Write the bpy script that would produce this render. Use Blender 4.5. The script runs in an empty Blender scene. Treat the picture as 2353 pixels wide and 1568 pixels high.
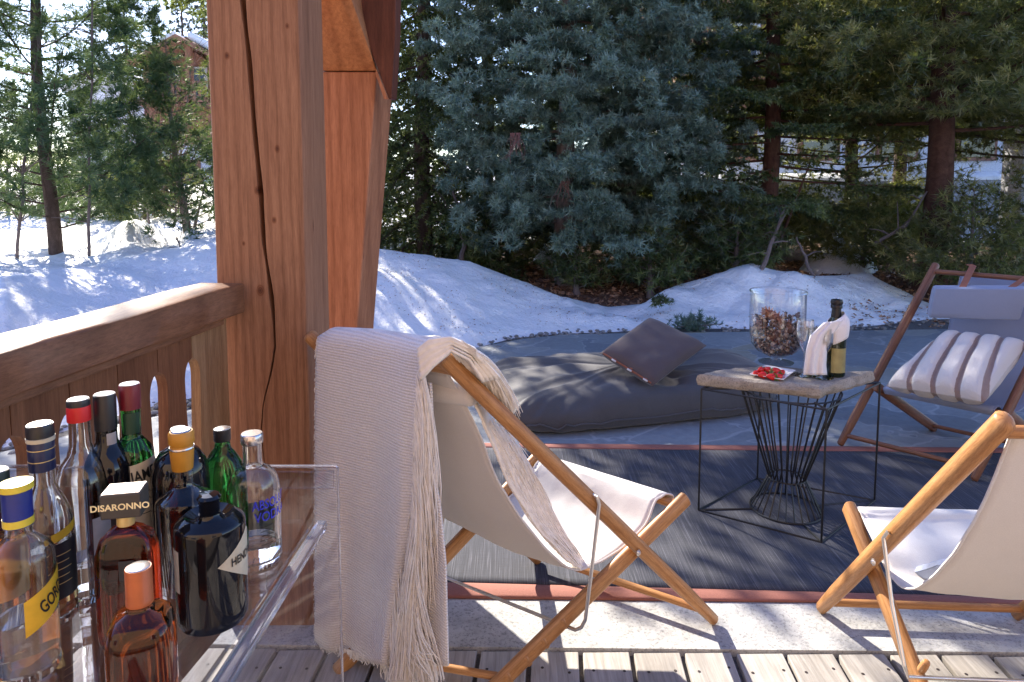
import bpy, math, random
import numpy as np
from mathutils import Vector, Matrix
R = math.radians
# ------------------------------------------------------------------ camera, sky, sun, exposure
sc = bpy.context.scene
CAM = Vector((0, 0, 1.4)); PITCH = R(5.0); FPX = 1600.0; PW = 2353.0
cd = bpy.data.cameras.new('camera'); cam = bpy.data.objects.new('camera', cd)
sc.collection.objects.link(cam); sc.camera = cam
cam.location = CAM; cam.rotation_euler = (R(90) - PITCH, 0, 0)
cd.sensor_width = 36; cd.lens = FPX / PW * 36; cd.shift_y = -(784 - 560) / PW
cd.clip_start = 0.02; cd.clip_end = 2000
SUN_AZ, SUN_EL = R(-35), R(35)
w = bpy.data.worlds.new('World'); sc.world = w; w.use_nodes = True
nt = w.node_tree; bg = nt.nodes['Background']
sky = nt.nodes.new('ShaderNodeTexSky'); sky.sky_type = 'NISHITA'; sky.sun_disc = False
sky.sun_elevation = SUN_EL; sky.sun_rotation = SUN_AZ; sky.altitude = 1800
sky.air_density = 1.0; sky.dust_density = 1.6; sky.ozone_density = 1.0
hs = nt.nodes.new('ShaderNodeHueSaturation'); hs.inputs['Saturation'].default_value = 1.15; hs.inputs['Hue'].default_value = .515
nt.links.new(sky.outputs[0], hs.inputs['Color']); nt.links.new(hs.outputs[0], bg.inputs[0]); bg.inputs[1].default_value = 0.15
SD = Vector((math.sin(SUN_AZ) * math.cos(SUN_EL), math.cos(SUN_AZ) * math.cos(SUN_EL), math.sin(SUN_EL)))
ld = bpy.data.lights.new('sun', 'SUN'); ld.energy = 5.0; ld.angle = R(0.53); ld.color = (1, .91, .78)
lo = bpy.data.objects.new('sun', ld); sc.collection.objects.link(lo)
lo.rotation_euler = (-SD).to_track_quat('-Z', 'Y').to_euler(); lo.location = (0, 0, 20)
sc.view_settings.view_transform = 'Standard'; sc.view_settings.look = 'None'
sc.view_settings.exposure = 1.5; sc.view_settings.gamma = 1
sc.render.engine = 'CYCLES'
cy = sc.cycles
cy.max_bounces = 14; cy.transmission_bounces = 14; cy.transparent_max_bounces = 16
cy.diffuse_bounces = 4; cy.glossy_bounces = 6; cy.use_denoising = True
cy.sample_clamp_indirect = 8; cy.caustics_refractive = False; cy.caustics_reflective = False
# ------------------------------------------------------------------ photo pixel (2353 wide) -> world
FW = Vector((0, math.cos(PITCH), -math.sin(PITCH))); UP = Vector((0, math.sin(PITCH), math.cos(PITCH)))
def ray(px, py): return Vector(((px - 1176.5) / FPX, 0, 0)) + UP * (-(py - 560) / FPX) + FW
def G(px, py, z=0.0):
    d = ray(px, py); return CAM + d * ((z - CAM.z) / d.z)
def D(px, py, Y):
    d = ray(px, py); return CAM + d * (Y / d.y)
def PL(px, py, P0, n):
    d = ray(px, py); return CAM + d * ((P0 - CAM).dot(n) / d.dot(n))
def proj(p):
    q = Vector(p) - CAM; z = q.dot(FW); return (1176.5 + FPX * q.x / z, 560 - FPX * q.dot(UP) / z, z)
# ------------------------------------------------------------------ objects
WL = {}
def link(o): sc.collection.objects.link(o); return o
def tag(o, label=None, cat=None, group=None, kind=None):
    if label: o['label'] = label
    if cat: o['category'] = cat
    if group: o['group'] = group
    if kind: o['kind'] = kind
    return o
def thing(name, loc, label, cat, group=None):
    o = link(bpy.data.objects.new(name, None)); o.location = loc; o.empty_display_size = .1
    WL[o] = Vector(loc); return tag(o, label, cat, group)
def finish(name, me, mat, parent, smooth, origin=None):
    org = WL[parent] if parent is not None else Vector(origin or (0, 0, 0))
    if org.length > 0: me.transform(Matrix.Translation(-org))
    o = link(bpy.data.objects.new(name, me)); WL[o] = org
    if parent is not None: o.parent = parent
    else: o.location = org
    for m in (mat if isinstance(mat, (list, tuple)) else [mat]): me.materials.append(m)
    if smooth: me.polygons.foreach_set('use_smooth', [True] * len(me.polygons))
    return o
class MB:
    def __init__(s): s.V = []; s.F = []; s.U = []; s.M = []; s.m = 0
    def add(s, vs, fs, uvs=None):
        b = len(s.V); s.V += [tuple(v) for v in vs]
        for i, f in enumerate(fs):
            s.F.append([b + k for k in f]); s.M.append(s.m)
            s.U.append(uvs[i] if uvs else [(0, 0)] * len(f))
        return s
    def box(s, c, size, rot=None):
        c = Vector(c); h = Vector(size) / 2; M_ = rot or Matrix.Identity(3)
        v = [c + M_ @ Vector((x * h.x, y * h.y, z * h.z)) for x in (-1, 1) for y in (-1, 1) for z in (-1, 1)]
        return s.add(v, [(0, 1, 3, 2), (4, 6, 7, 5), (0, 4, 5, 1), (2, 3, 7, 6), (0, 2, 6, 4), (1, 5, 7, 3)])
    def prism(s, poly, off):          # poly: list of 3D points (planar), off: extrusion vector
        n = len(poly); off = Vector(off); v = [Vector(p) for p in poly] + [Vector(p) + off for p in poly]
        f = [tuple(range(n))[::-1], tuple(range(n, 2 * n))] + [(i, (i + 1) % n, n + (i + 1) % n, n + i) for i in range(n)]
        return s.add(v, f)
    def tube(s, path, r, n=12, flat=1.0, up=None, power=2.0, cap=True, round_end=0):
        P = [Vector(p) for p in path]; m = len(P)
        rr = list(r) if isinstance(r, (list, tuple)) else [r] * m
        if round_end:                  # add rounded ends
            d0 = (P[0] - P[1]).normalized(); d1 = (P[-1] - P[-2]).normalized(); k = round_end
            P = [P[0] + d0 * k * .9, P[0] + d0 * k * .6] + P + [P[-1] + d1 * k * .6, P[-1] + d1 * k * .9]
            rr = [rr[0] * .35, rr[0] * .78] + rr + [rr[-1] * .78, rr[-1] * .35]; m = len(P)
        t0 = (P[1] - P[0]).normalized(); u = Vector(up) if up else Vector((0, 0, 1))
        if abs(t0.dot(u.normalized())) > .95: u = Vector((1, .3, 0))
        vs = []; L = [0]
        for i in range(m):
            if i: L.append(L[-1] + (P[i] - P[i - 1]).length)
            t = (P[min(i + 1, m - 1)] - P[max(i - 1, 0)]).normalized()
            u = (u - t * u.dot(t)).normalized(); q = t.cross(u)
            for k in range(n):
                a = 2 * math.pi * k / n; ca, sa = math.cos(a), math.sin(a)
                if power != 2.0:
                    e = 2 / power; ca = math.copysign(abs(ca) ** e, ca); sa = math.copysign(abs(sa) ** e, sa)
                vs.append(P[i] + u * (rr[i] * ca) + q * (rr[i] * flat * sa))
        fs = []; uv = []
        for i in range(m - 1):
            for k in range(n):
                k2 = (k + 1) % n; fs.append((i * n + k, i * n + k2, (i + 1) * n + k2, (i + 1) * n + k))
                a, b = k / n, (k + 1) / n; uv.append([(a, L[i]), (b, L[i]), (b, L[i + 1]), (a, L[i + 1])])
        if cap:
            fs.append(tuple(range(n))[::-1]); uv.append([(.5, 0)] * n)
            fs.append(tuple(range((m - 1) * n, m * n))); uv.append([(.5, L[-1])] * n)
        return s.add(vs, fs, uv)
    def lathe(s, prof, c=(0, 0, 0), n=32, sx=1, sy=1, rot=0, power=2.0, xf=None):
        c = Vector(c); m = len(prof); vs = []
        for r, z in prof:
            for k in range(n):
                a = 2 * math.pi * k / n; ca, sa = math.cos(a), math.sin(a)
                if power != 2.0:
                    e = 2 / power; ca = math.copysign(abs(ca) ** e, ca); sa = math.copysign(abs(sa) ** e, sa)
                x, y = r * sx * ca, r * sy * sa
                p = Vector((x * math.cos(rot) - y * math.sin(rot), x * math.sin(rot) + y * math.cos(rot), z))
                vs.append(c + (xf @ p if xf else p))
        fs = [(i * n + k, i * n + (k + 1) % n, (i + 1) * n + (k + 1) % n, (i + 1) * n + k) for i in range(m - 1) for k in range(n)]
        if prof[0][0] > 1e-5: fs.append(tuple(range(n))[::-1])
        if prof[-1][0] > 1e-5: fs.append(tuple(range((m - 1) * n, m * n)))
        return s.add(vs, fs)
    def grid(s, rows, close=False):    # rows: list of lists of points
        a, b = len(rows), len(rows[0]); vs = [p for r_ in rows for p in r_]; fs = []; uv = []
        for i in range(a - 1):
            for j in range(b - 1 + (1 if close else 0)):
                j2 = (j + 1) % b; fs.append((i * b + j, i * b + j2, (i + 1) * b + j2, (i + 1) * b + j))
                uv.append([(j / (b - 1), i / (a - 1)), ((j + 1) / (b - 1), i / (a - 1)), ((j + 1) / (b - 1), (i + 1) / (a - 1)), (j / (b - 1), (i + 1) / (a - 1))])
        return s.add(vs, fs, uv)
    def build(s, name, mat, parent=None, smooth=True, bevel=0, solid=0, sub=0, origin=None, flatang=40, soff=0):
        me = bpy.data.meshes.new(name); me.from_pydata(s.V, [], s.F)
        ul = me.uv_layers.new(name='UVMap'); flat = [c for f in s.U for p in f for c in p]
        ul.data.foreach_set('uv', flat); me.polygons.foreach_set('material_index', s.M)
        o = finish(name, me, mat, parent, smooth, origin)
        me.validate()
        if smooth and flatang < 180:
            try: me.set_sharp_from_angle(angle=R(flatang))
            except Exception: pass
        if solid:
            m = o.modifiers.new('solid', 'SOLIDIFY'); m.thickness = solid; m.offset = soff
        if bevel:
            m = o.modifiers.new('bevel', 'BEVEL'); m.width = bevel; m.segments = 2; m.limit_method = 'ANGLE'; m.angle_limit = R(35)
        if sub:
            m = o.modifiers.new('sub', 'SUBSURF'); m.levels = sub; m.render_levels = sub
        return o
def np_mesh(name, V, n, mat, parent=None, tint=None, origin=None, smooth=False):
    V = np.asarray(V, dtype=np.float32).reshape(-1, 3); N = len(V) // n
    me = bpy.data.meshes.new(name); me.vertices.add(len(V)); me.vertices.foreach_set('co', V.ravel())
    me.loops.add(len(V)); me.loops.foreach_set('vertex_index', np.arange(len(V), dtype=np.int32))
    me.polygons.add(N); me.polygons.foreach_set('loop_start', np.arange(0, len(V), n, dtype=np.int32))
    me.polygons.foreach_set('loop_total', np.full(N, n, dtype=np.int32)); me.update(calc_edges=True)
    if tint is not None:
        a = me.attributes.new('tint', 'FLOAT', 'POINT'); a.data.foreach_set('value', np.repeat(np.asarray(tint, dtype=np.float32), n))
    return finish(name, me, mat, parent, smooth, origin)
# ------------------------------------------------------------------ materials
class NT:
    def __init__(s, name):
        s.m = bpy.data.materials.new(name); s.m.use_nodes = True; s.t = s.m.node_tree
        s.b = s.t.nodes['Principled BSDF']; s.out = s.t.nodes['Material Output']
    def n(s, typ, ins=None, **kw):
        x = s.t.nodes.new('ShaderNode' + typ)
        for k, v in kw.items(): setattr(x, k, v)
        for k, v in (ins or {}).items():
            if isinstance(v, bpy.types.NodeSocket): s.t.links.new(v, x.inputs[k])
            else: x.inputs[k].default_value = v
        return x
    def l(s, a, b): s.t.links.new(a, b)
    def coord(s, kind='Object', scale=(1, 1, 1), rot=(0, 0, 0)):
        c = s.n('TexCoord'); return s.n('Mapping', {'Vector': c.outputs[kind], 'Scale': scale, 'Rotation': rot}).outputs[0]
    def noise(s, vec, scale, detail=4, rough=.55, dist=0):
        return s.n('TexNoise', {'Vector': vec, 'Scale': scale, 'Detail': detail, 'Roughness': rough, 'Distortion': dist}).outputs[0]
    def ramp(s, fac, stops):
        x = s.n('ValToRGB', {'Fac': fac}); e = x.color_ramp.elements
        while len(e) < len(stops): e.new(.5)
        for k, (p, c) in enumerate(stops):
            e[k].position = p; e[k].color = (*c, 1) if len(c) == 3 else c
        return x.outputs[0]
    def mix(s, fac, a, b, mode='MIX'):
        x = s.n('Mix', data_type='RGBA', blend_type=mode)
        for i, v in ((0, fac), (6, a), (7, b)):
            if isinstance(v, bpy.types.NodeSocket): s.l(v, x.inputs[i])
            else: x.inputs[i].default_value = v if i == 0 else (*v, 1)
        return x.outputs[2]
    def bump(s, h, strength=.3, dist=.01):
        x = s.n('Bump', {'Height': h, 'Strength': strength, 'Distance': dist}); s.l(x.outputs[0], s.b.inputs['Normal']); return x
    def base(s, c, rough=.6, metal=0, **kw):
        if isinstance(c, bpy.types.NodeSocket): s.l(c, s.b.inputs['Base Color'])
        else: s.b.inputs['Base Color'].default_value = (*c, 1)
        s.b.inputs['Roughness'].default_value = rough; s.b.inputs['Metallic'].default_value = metal
        for k, v in kw.items(): s.b.inputs[k.replace('_', ' ')].default_value = v
        return s.m
def sc3(c, k): return tuple(min(1, x * k) for x in c)
def plain(name, c, rough=.5, metal=0, var=.15, scale=30, bump=.15, **kw):
    t = NT(name); v = t.coord(); nz = t.noise(v, scale, 3)
    t.bump(nz, bump, .002)
    return t.base(t.ramp(nz, [(.3, sc3(c, 1 - var)), (.7, sc3(c, 1 + var))]), rough, metal, **kw)
def wood(name, c1, c2, kind='UV', scale=(10, 1.5, 1), rough=.5, fine=6, knots=False, bump=.25, coat=0, line=None, wave=.45):
    t = NT(name); v = t.coord(kind, scale)
    a = t.noise(v, 2.0, 5, .6, .6); b = t.noise(v, 9 * fine / 6, 3, .7, .2)
    col = t.ramp(a, [(.25, c1), (.5, sc3([(x + y) / 2 for x, y in zip(c1, c2)], 1)), (.75, c2)])
    col = t.mix(.55, col, t.ramp(b, [(.3, (.45, .38, .34)), (.62, (1, 1, 1))]), 'MULTIPLY')
    wv = t.n('TexWave', {'Vector': v, 'Scale': wave, 'Distortion': 9.0, 'Detail': 3.0, 'Detail Scale': .7, 'Detail Roughness': .6}, bands_direction='X').outputs['Fac']
    hf = t.noise(v, 34, 2, .8)
    col = t.mix(.42, col, t.ramp(wv, [(.0, (.52, .44, .40)), (.35, (.92, .9, .88)), (1, (1, 1, 1))]), 'MULTIPLY')
    col = t.mix(.30, col, t.ramp(hf, [(.35, (.5, .45, .42)), (.55, (1, 1, 1))]), 'MULTIPLY')
    if knots:
        ko = t.coord('Object', knots); vo = t.n('TexVoronoi', {'Vector': ko, 'Scale': 1.0, 'Randomness': 1.0})
        k = t.ramp(vo.outputs['Distance'], [(.0, (.14, .08, .06)), (.035, (.35, .22, .16)), (.07, (1, 1, 1))])
        col = t.mix(.8, col, k, 'MULTIPLY')
    t.bump(b, bump, .0015)
    return t.base(col, rough, 0, Coat_Weight=coat, Coat_Roughness=.25, Specular_IOR_Level=.28)
def fabric(name, c, rough=.85, scale=350, bump=.4, var=.12, fold=None, sheen=.2):
    t = NT(name); v = t.coord(); wv = t.n('TexNoise', {'Vector': v, 'Scale': scale, 'Detail': 2.0}).outputs[0]
    big = t.noise(v, 6, 3)
    col = t.mix(.5, t.ramp(wv, [(.3, sc3(c, 1 - var * 1.6)), (.7, sc3(c, 1 + var))]), t.ramp(big, [(.3, sc3(c, 1 - var)), (.7, sc3(c, 1 + var * .6))]))
    mx = t.n('Math', {0: wv, 1: .15}, operation='MULTIPLY').outputs[0]
    ad = t.n('Math', {0: mx, 1: t.noise(v, 9, 4)}, operation='ADD').outputs[0]
    t.bump(ad, bump, .01)
    return t.base(col, rough, 0, Sheen_Weight=sheen)
def glass(name, c=(1, 1, 1), rough=0.0, ior=1.45):
    t = NT(name); return t.base(c, rough, 0, Transmission_Weight=1.0, IOR=ior)
def thinglass(name, c=(1, 1, 1), refl=1.0):       # thin clear sheet: straight-through light plus mirror reflection by angle
    t = NT(name); tr = t.n('BsdfTransparent', {'Color': (*c, 1)}); gl = t.n('BsdfGlossy', {'Roughness': .02})
    lw = t.n('LayerWeight', {'Blend': .5}); pw_ = t.n('Math', {0: lw.outputs['Facing'], 1: 2.3}, operation='POWER').outputs[0]
    k = t.n('Math', {0: pw_, 1: .85 * refl, 2: .04 * refl}, operation='MULTIPLY_ADD', use_clamp=True)
    mx = t.n('MixShader'); t.l(k.outputs[0], mx.inputs[0]); t.l(tr.outputs[0], mx.inputs[1]); t.l(gl.outputs[0], mx.inputs[2])
    t.l(mx.outputs[0], t.out.inputs[0]); return t.m
def leafmat(name, c1, c2, c3, transl=.35, tmix=.5):
    t = NT(name); a = t.n('Attribute', attribute_name='tint').outputs['Fac']
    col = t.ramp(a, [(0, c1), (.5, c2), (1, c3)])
    df = t.n('BsdfDiffuse', {'Color': col}); tl = t.n('BsdfTranslucent', {'Color': t.mix(tmix, col, (.30, .34, .04), 'MIX')})
    gl = t.n('BsdfGlossy', {'Color': (1, 1, 1, 1), 'Roughness': .42})
    m1 = t.n('MixShader', {0: transl}); t.l(df.outputs[0], m1.inputs[1]); t.l(tl.outputs[0], m1.inputs[2])
    m2 = t.n('MixShader', {0: .05}); t.l(m1.outputs[0], m2.inputs[1]); t.l(gl.outputs[0], m2.inputs[2])
    t.l(m2.outputs[0], t.out.inputs[0]); return t.m
M = {}
M['post'] = wood('weathered red larch timber', (.31, .142, .074), (.47, .24, .132), 'Object', (22, 22, 1.1), .62, 6, (7, 7, 2.2), .45)
M['strut'] = wood('red larch strut', (.37, .15, .07), (.54, .245, .125), 'Object', (16, 16, 1.0), .6, 6, (8, 8, 3), .3)
M['barge'] = wood('dark stained board', (.10, .032, .018), (.16, .05, .028), 'Object', (14, 14, 1.4), .5, 6, False, .3)
M['rail'] = wood('brown varnished rail timber', (.22, .098, .046), (.33, .152, .078), 'Object', (26, 3.0, 26), .42, 6, False, .3, .35)
M['baluster'] = wood('brown baluster board', (.20, .08, .034), (.31, .135, .062), 'Object', (26, 26, 1.5), .5, 6, (9, 9, 4), .3)
M['baluster_pale'] = wood('pale varnished board', (.36, .20, .09), (.5, .3, .15), 'Object', (22, 22, 1.5), .45, 6, False, .3)
M['oak'] = wood('oiled pale deckchair wood', (.46, .21, .07), (.63, .345, .145), 'UV', (5, 3, 1), .42, 6, False, .15, .1)
M['oak_dark'] = wood('dark deckchair wood', (.20, .09, .05), (.30, .145, .085), 'UV', (5, 3, 1), .42, 6, False, .15, .1)
M['steel'] = plain('brushed steel rod', (.78, .75, .71), .36, 1, .05)
M['black_wire'] = plain('black powder coated wire', (.012, .012, .013), .4, 0, .05)
M['canvas'] = fabric('natural linen canvas', (.68, .65, .62), .9, 500, .25, .08)
M['canvas_blue'] = fabric('grey blue canvas', (.27, .31, .43), .9, 500, .25, .08)
M['head_blue'] = fabric('blue grey headrest fabric', (.25, .29, .41), .9, 400, .2, .08)
M['beanbag'] = fabric('charcoal outdoor fabric', (.075, .073, .078), .75, 300, .5, .15)
M['cushion'] = fabric('slate brown cushion fabric', (.10, .072, .07), .75, 300, .3, .12)
M['leather'] = plain('tan leather', (.30, .10, .05), .5)
M['napkin'] = fabric('mauve white napkin cotton', (.80, .76, .76), .85, 300, .4, .06)
def knit():
    t = NT('cream ribbed knit'); v = t.coord('Object', (1, 1, 1), (0, 0, 0))
    nz = t.noise(v, 3.0, 3)
    sep = t.n('SeparateXYZ', {0: v}); zz = t.n('Math', {0: sep.outputs[2], 1: 800.0}, operation='MULTIPLY')
    zz = t.n('Math', {0: zz.outputs[0], 1: t.n('Math', {0: nz, 1: 14.0}, operation='MULTIPLY').outputs[0]}, operation='ADD')
    s = t.n('Math', {0: zz.outputs[0]}, operation='SINE').outputs[0]
    h = t.n('MapRange', {0: s, 1: -1.0, 2: 1.0}).outputs[0]
    fz = t.noise(v, 260, 3); mult = t.n('Math', {0: fz, 1: .9}, operation='MULTIPLY').outputs[0]
    hh = t.n('Math', {0: h, 1: mult}, operation='ADD').outputs[0]
    col = t.mix(.5, t.ramp(h, [(0, (.60, .54, .50)), (.6, (.90, .85, .80))]), t.ramp(fz, [(.35, (.72, .66, .61)), (.6, (.93, .89, .85))]))
    t.bump(hh, .55, .003); return t.base(col, .95, 0, Sheen_Weight=.3)
M['knit'] = knit()
M['fringe'] = plain('cream wool yarn', (.92, .87, .80), .9, 0, .08, 60, .1)
M['fluff'] = fabric('cream fur', (.80, .76, .72), .95, 200, .8, .05, sheen=.5)
def stone(name, c1, c2, sc_=14, bump=.5, rough=.85, dots=True):
    t = NT(name); v = t.coord(); a = t.noise(v, sc_, 6, .65); b = t.noise(v, sc_ * 9, 3, .7)
    col = t.ramp(a, [(.3, c1), (.7, c2)])
    if dots: col = t.mix(.6, col, t.ramp(b, [(.34, (.25, .25, .26)), (.5, (1, 1, 1))]), 'MULTIPLY')
    ad = t.n('Math', {0: a, 1: t.n('Math', {0: b, 1: .35}, operation='MULTIPLY').outputs[0]}, operation='ADD').outputs[0]
    t.bump(ad, bump, .012); return t.base(col, rough)
M['granite'] = stone('rough grey granite', (.33, .33, .325), (.53, .53, .52), 12)
M['slab'] = stone('split stone slab', (.27, .23, .185), (.44, .38, .31), 18, .7)
def paving():
    t = NT('blue grey flagstone paving'); v = t.coord('Object', (1.7, 1.9, 1))
    wob = t.noise(v, 1.6, 3); vv = t.n('VectorMath', {0: v, 1: t.n('Combine' + 'XYZ', {0: wob, 1: wob}).outputs[0]}, operation='ADD').outputs[0]
    vo = t.n('TexVoronoi', {'Vector': vv, 'Scale': 1.15}, feature='DISTANCE_TO_EDGE').outputs['Distance']
    vc = t.n('TexVoronoi', {'Vector': vv, 'Scale': 1.15}).outputs['Color']
    sep = t.n('SeparateXYZ', {0: vc}).outputs[0]
    a = t.noise(t.coord(), 22, 6, .7)
    col = t.ramp(sep, [(0, (.24, .26, .28)), (.35, (.33, .35, .36)), (.7, (.29, .31, .32)), (.9, (.38, .39, .38)), (1, (.38, .34, .26))])
    col = t.mix(.6, col, t.ramp(a, [(.3, (.55, .55, .55)), (.7, (1.0, 1.0, 1.0))]), 'MULTIPLY')
    j = t.ramp(vo, [(0, (.5, .5, .5)), (.010, (.5, .5, .5)), (.020, (0, 0, 0))])
    col = t.mix(j, col, (.52, .52, .52))
    big = t.noise(t.coord(), 1.2, 4); wet = t.ramp(big, [(.42, (.7, .7, .7)), (.6, (.35, .35, .35))])
    t.l(wet, t.b.inputs['Roughness']); t.bump(t.mix(.5, a, vo), .35, .01)
    t.l(col, t.b.inputs['Base Color']); return t.m
M['paving'] = paving()
M['gravel'] = stone('dark gravel bed', (.09, .085, .08), (.22, .20, .185), 60, .8)
M['pebble'] = stone('grey pebble', (.16, .15, .14), (.34, .32, .30), 25, .4)
def snow():
    t = NT('old spring snow'); v = t.coord(); a = t.noise(v, 2.2, 6, .6); b = t.noise(v, 26, 5, .65)
    ad = t.n('Math', {0: a, 1: t.n('Math', {0: b, 1: .16}, operation='MULTIPLY').outputs[0]}, operation='ADD').outputs[0]
    t.bump(ad, .8, .10)
    dirt = t.ramp(t.noise(v, 95, 3, .7), [(.26, (.45, .40, .36)), (.33, (1, 1, 1))])
    col = t.mix(.35, t.ramp(a, [(.3, (.86, .87, .89)), (.7, (.93, .93, .94))]), dirt, 'MULTIPLY')
    return t.base(col, .55, 0, Specular_IOR_Level=.3)
M['snow'] = snow()
M['mulch'] = stone('brown bark litter soil', (.09, .048, .034), (.26, .15, .10), 30, 1.0)
M['chip'] = leafmat('dry brown leaf and bark chips', (.12, .06, .038), (.32, .17, .10), (.55, .34, .21), .1)
def deckmat():
    t = NT('weathered silver deck board'); v = t.coord('Object', (30, 1.6, 1))
    isl = t.n('NewGeometry').outputs['Random Per Island']
    a = t.noise(v, 2.5, 5, .65, .4); b = t.noise(t.coord(), 3.5, 4)
    col = t.ramp(a, [(.3, (.30, .28, .255)), (.62, (.50, .475, .44))])
    col = t.mix(.6, col, t.ramp(isl, [(0, (.62, .6, .58)), (1, (1, 1, 1))]), 'MULTIPLY')
    col = t.mix(.5, col, t.ramp(b, [(.35, (.6, .56, .52)), (.6, (1, 1, 1))]), 'MULTIPLY')
    t.bump(a, .4, .004); return t.base(col, .8)
M['deck'] = deckmat()
M['nail'] = plain('rusty nail head', (.03, .02, .018), .6)
def rugmat():
    t = NT('charcoal blue woven rug'); v = t.coord('Object', (240, 3.2, 1), (0, 0, R(-3)))
    a = t.noise(v, 1.0, 4, .7, .1); w2 = t.noise(t.coord('Object', (14, 420, 1)), 1, 2)
    col = t.ramp(a, [(.38, (.032, .034, .045)), (.55, (.06, .063, .08)), (.68, (.15, .15, .18))])
    col = t.mix(.35, col, t.ramp(w2, [(.3, (.5, .5, .5)), (.7, (1.2, 1.2, 1.2))]), 'MULTIPLY')
    t.bump(t.mix(.5, a, w2), .5, .004); return t.base(col, .85)
M['rug'] = rugmat()
M['rug_border'] = plain('terracotta rug border', (.30, .115, .085), .8, 0, .12, 200, .3)
M['bark'] = wood('grey brown conifer bark', (.075, .05, .04), (.17, .12, .10), 'UV', (4, 5, 1), .9, 10, False, 1.0)
M['bark_red'] = wood('reddish pine bark', (.07, .032, .022), (.17, .085, .06), 'UV', (4, 6, 1), .9, 10, False, 1.0)
M['bark_pale'] = wood('pale flecked bark', (.20, .15, .13), (.38, .31, .27), 'UV', (5, 6, 1), .9, 10, False, 1.0)
M['twig'] = plain('dry grey twig', (.17, .13, .12), .85)
M['twig_red'] = plain('dead reddish twig', (.19, .085, .07), .85)
M['fir_blue'] = leafmat('blue green fir needles', (.055, .10, .075), (.14, .225, .18), (.26, .375, .315), .22)
M['spruce'] = leafmat('dark spruce needles', (.016, .034, .014), (.058, .095, .034), (.20, .235, .075), .42)
M['pine'] = leafmat('green pine needles', (.028, .058, .020), (.060, .108, .030), (.135, .18, .055), .4)
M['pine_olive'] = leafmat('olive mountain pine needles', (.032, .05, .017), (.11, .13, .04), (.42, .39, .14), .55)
M['pine_left'] = leafmat('fresh green pine needles', (.025, .07, .034), (.06, .13, .052), (.15, .22, .08), .36, .25)
M['far_green'] = leafmat('distant conifer needles', (.035, .05, .055), (.06, .08, .08), (.10, .12, .11), .1)
# ================================================================== the setting
rng = np.random.default_rng(7)
def interp(x, xs, ys): return float(np.interp(x, xs, ys))
def gdist(py, z=0.0):     # horizontal distance of a ground pixel row straight ahead
    return G(1176.5, py, z).y
# snow banks: front foot (pixel row -> metres), crest distance, crest height
BX = [-700, 0, 200, 370, 500, 660, 820, 900, 1000, 1080, 1180, 1290, 1400, 1480, 1560, 1620, 1730, 1850, 2000, 2080, 2150, 2353, 2900]
BY = [1090, 1010, 955, 912, 893, 858, 826, 818, 806, 795, 770, 760, 757, 752, 746, 748, 750, 748, 744, 736, 728, 724, 720]
CY = [720, 640, 615, 575, 556, 566, 568, 576, 595, 602, 640, 683, 708, 700, 656, 640, 610, 634, 640, 668, 700, 735, 740]
CD = [1.6, 1.8, 2.6, 3.0, 2.8, 2.5, 2.2, 2.0, 2.0, 1.9, 1.5, 1.2, .9, .8, .9, .95, 1.1, .9, 1.5, 1.1, .8, .5, .5]
def snow_profile(b):
    px = 1176.5 + 1600 * b
    yb = gdist(interp(px, BX, BY)); yc = yb + interp(px, BX, CD); d = ray(px, interp(px, BX, CY)); zc = CAM.z + d.z * yc / d.y
    return px, yb, yc, zc
def sstep(t): t = max(0., min(1., t)); return t * t * (3 - 2 * t)
from mathutils import noise as mnoise
def snow_h(x, y):
    b = x / y; px, yb, yc, zc = snow_profile(b)
    lump = mnoise.noise(Vector((x * 1.1, y * 1.1, 3))) * .09 + mnoise.noise(Vector((x * 2.6, y * 2.6, 9))) * .05 + mnoise.noise(Vector((x * 7, y * 7, 2))) * .016
    if y < yb: return -.12 * (yb - y) / .3 - .005
    t = (y - yb) / (yc - yb)
    if px < 800: lump *= .75
    if px > 1300: lump += .6 * mnoise.noise(Vector((x * 3.3, y * 3.3, 5))) * .09 + abs(mnoise.noise(Vector((x * 5, y * 5, 6)))) * .06
    if t <= 1:
        z = zc * (min(1, t) ** .62 * .55 + sstep(t) * .45)
        return z + lump * sstep(t * 2.5) * (1 - .45 * sstep((t - .7) / .3))
    u = y - yc
    if px < 800:
        base = zc + .02 * u + lump * 1.6 * sstep(u / 1.5)
        if px < 420: base += -.10 * sstep(u / .8) + .34 * math.exp(-((px - 290) / 60) ** 2 - ((u - 2.2) / 1.0) ** 2)
        return base + .06 * max(0, u - 4)
    hollow = -.42
    k = sstep((px - 800) / 250)
    z = zc * (1 - sstep(u / 1.2) * k) + hollow * sstep(u / 1.2) * k
    r1 = .95 * math.exp(-((px - 1270) / 75) ** 2) * math.exp(-((y - 10.6) / .55) ** 2)
    r2 = 1.02 * math.exp(-((px - 1935) / 120) ** 2) * math.exp(-((y - 9.7) / .8) ** 2)
    far = .74 * sstep((y - 11.2) / 2.0)
    return z + r1 + r2 + far * k + lump * .8 * sstep(u) + .05 * max(0, y - 14)
mb = MB()
bs = np.concatenate([np.linspace(-1.6, -.95, 24)[:-1], np.linspace(-.95, .95, 330), np.linspace(.95, 1.6, 24)[1:]])
us = np.concatenate([np.linspace(-.4, 0, 4)[:-1], np.linspace(0, 9, 150), np.geomspace(9.2, 14, 12)])
rows = []
for u in us:
    row = []
    for b in bs:
        yb = snow_profile(b)[1]; y = yb + u; row.append((b * y, y, snow_h(b * y, y)))
    rows.append(row)
mb.grid(rows)
snow_o = mb.build('snow_bank', M['snow'], None, True, flatang=180); tag(snow_o, kind='structure')
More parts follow.
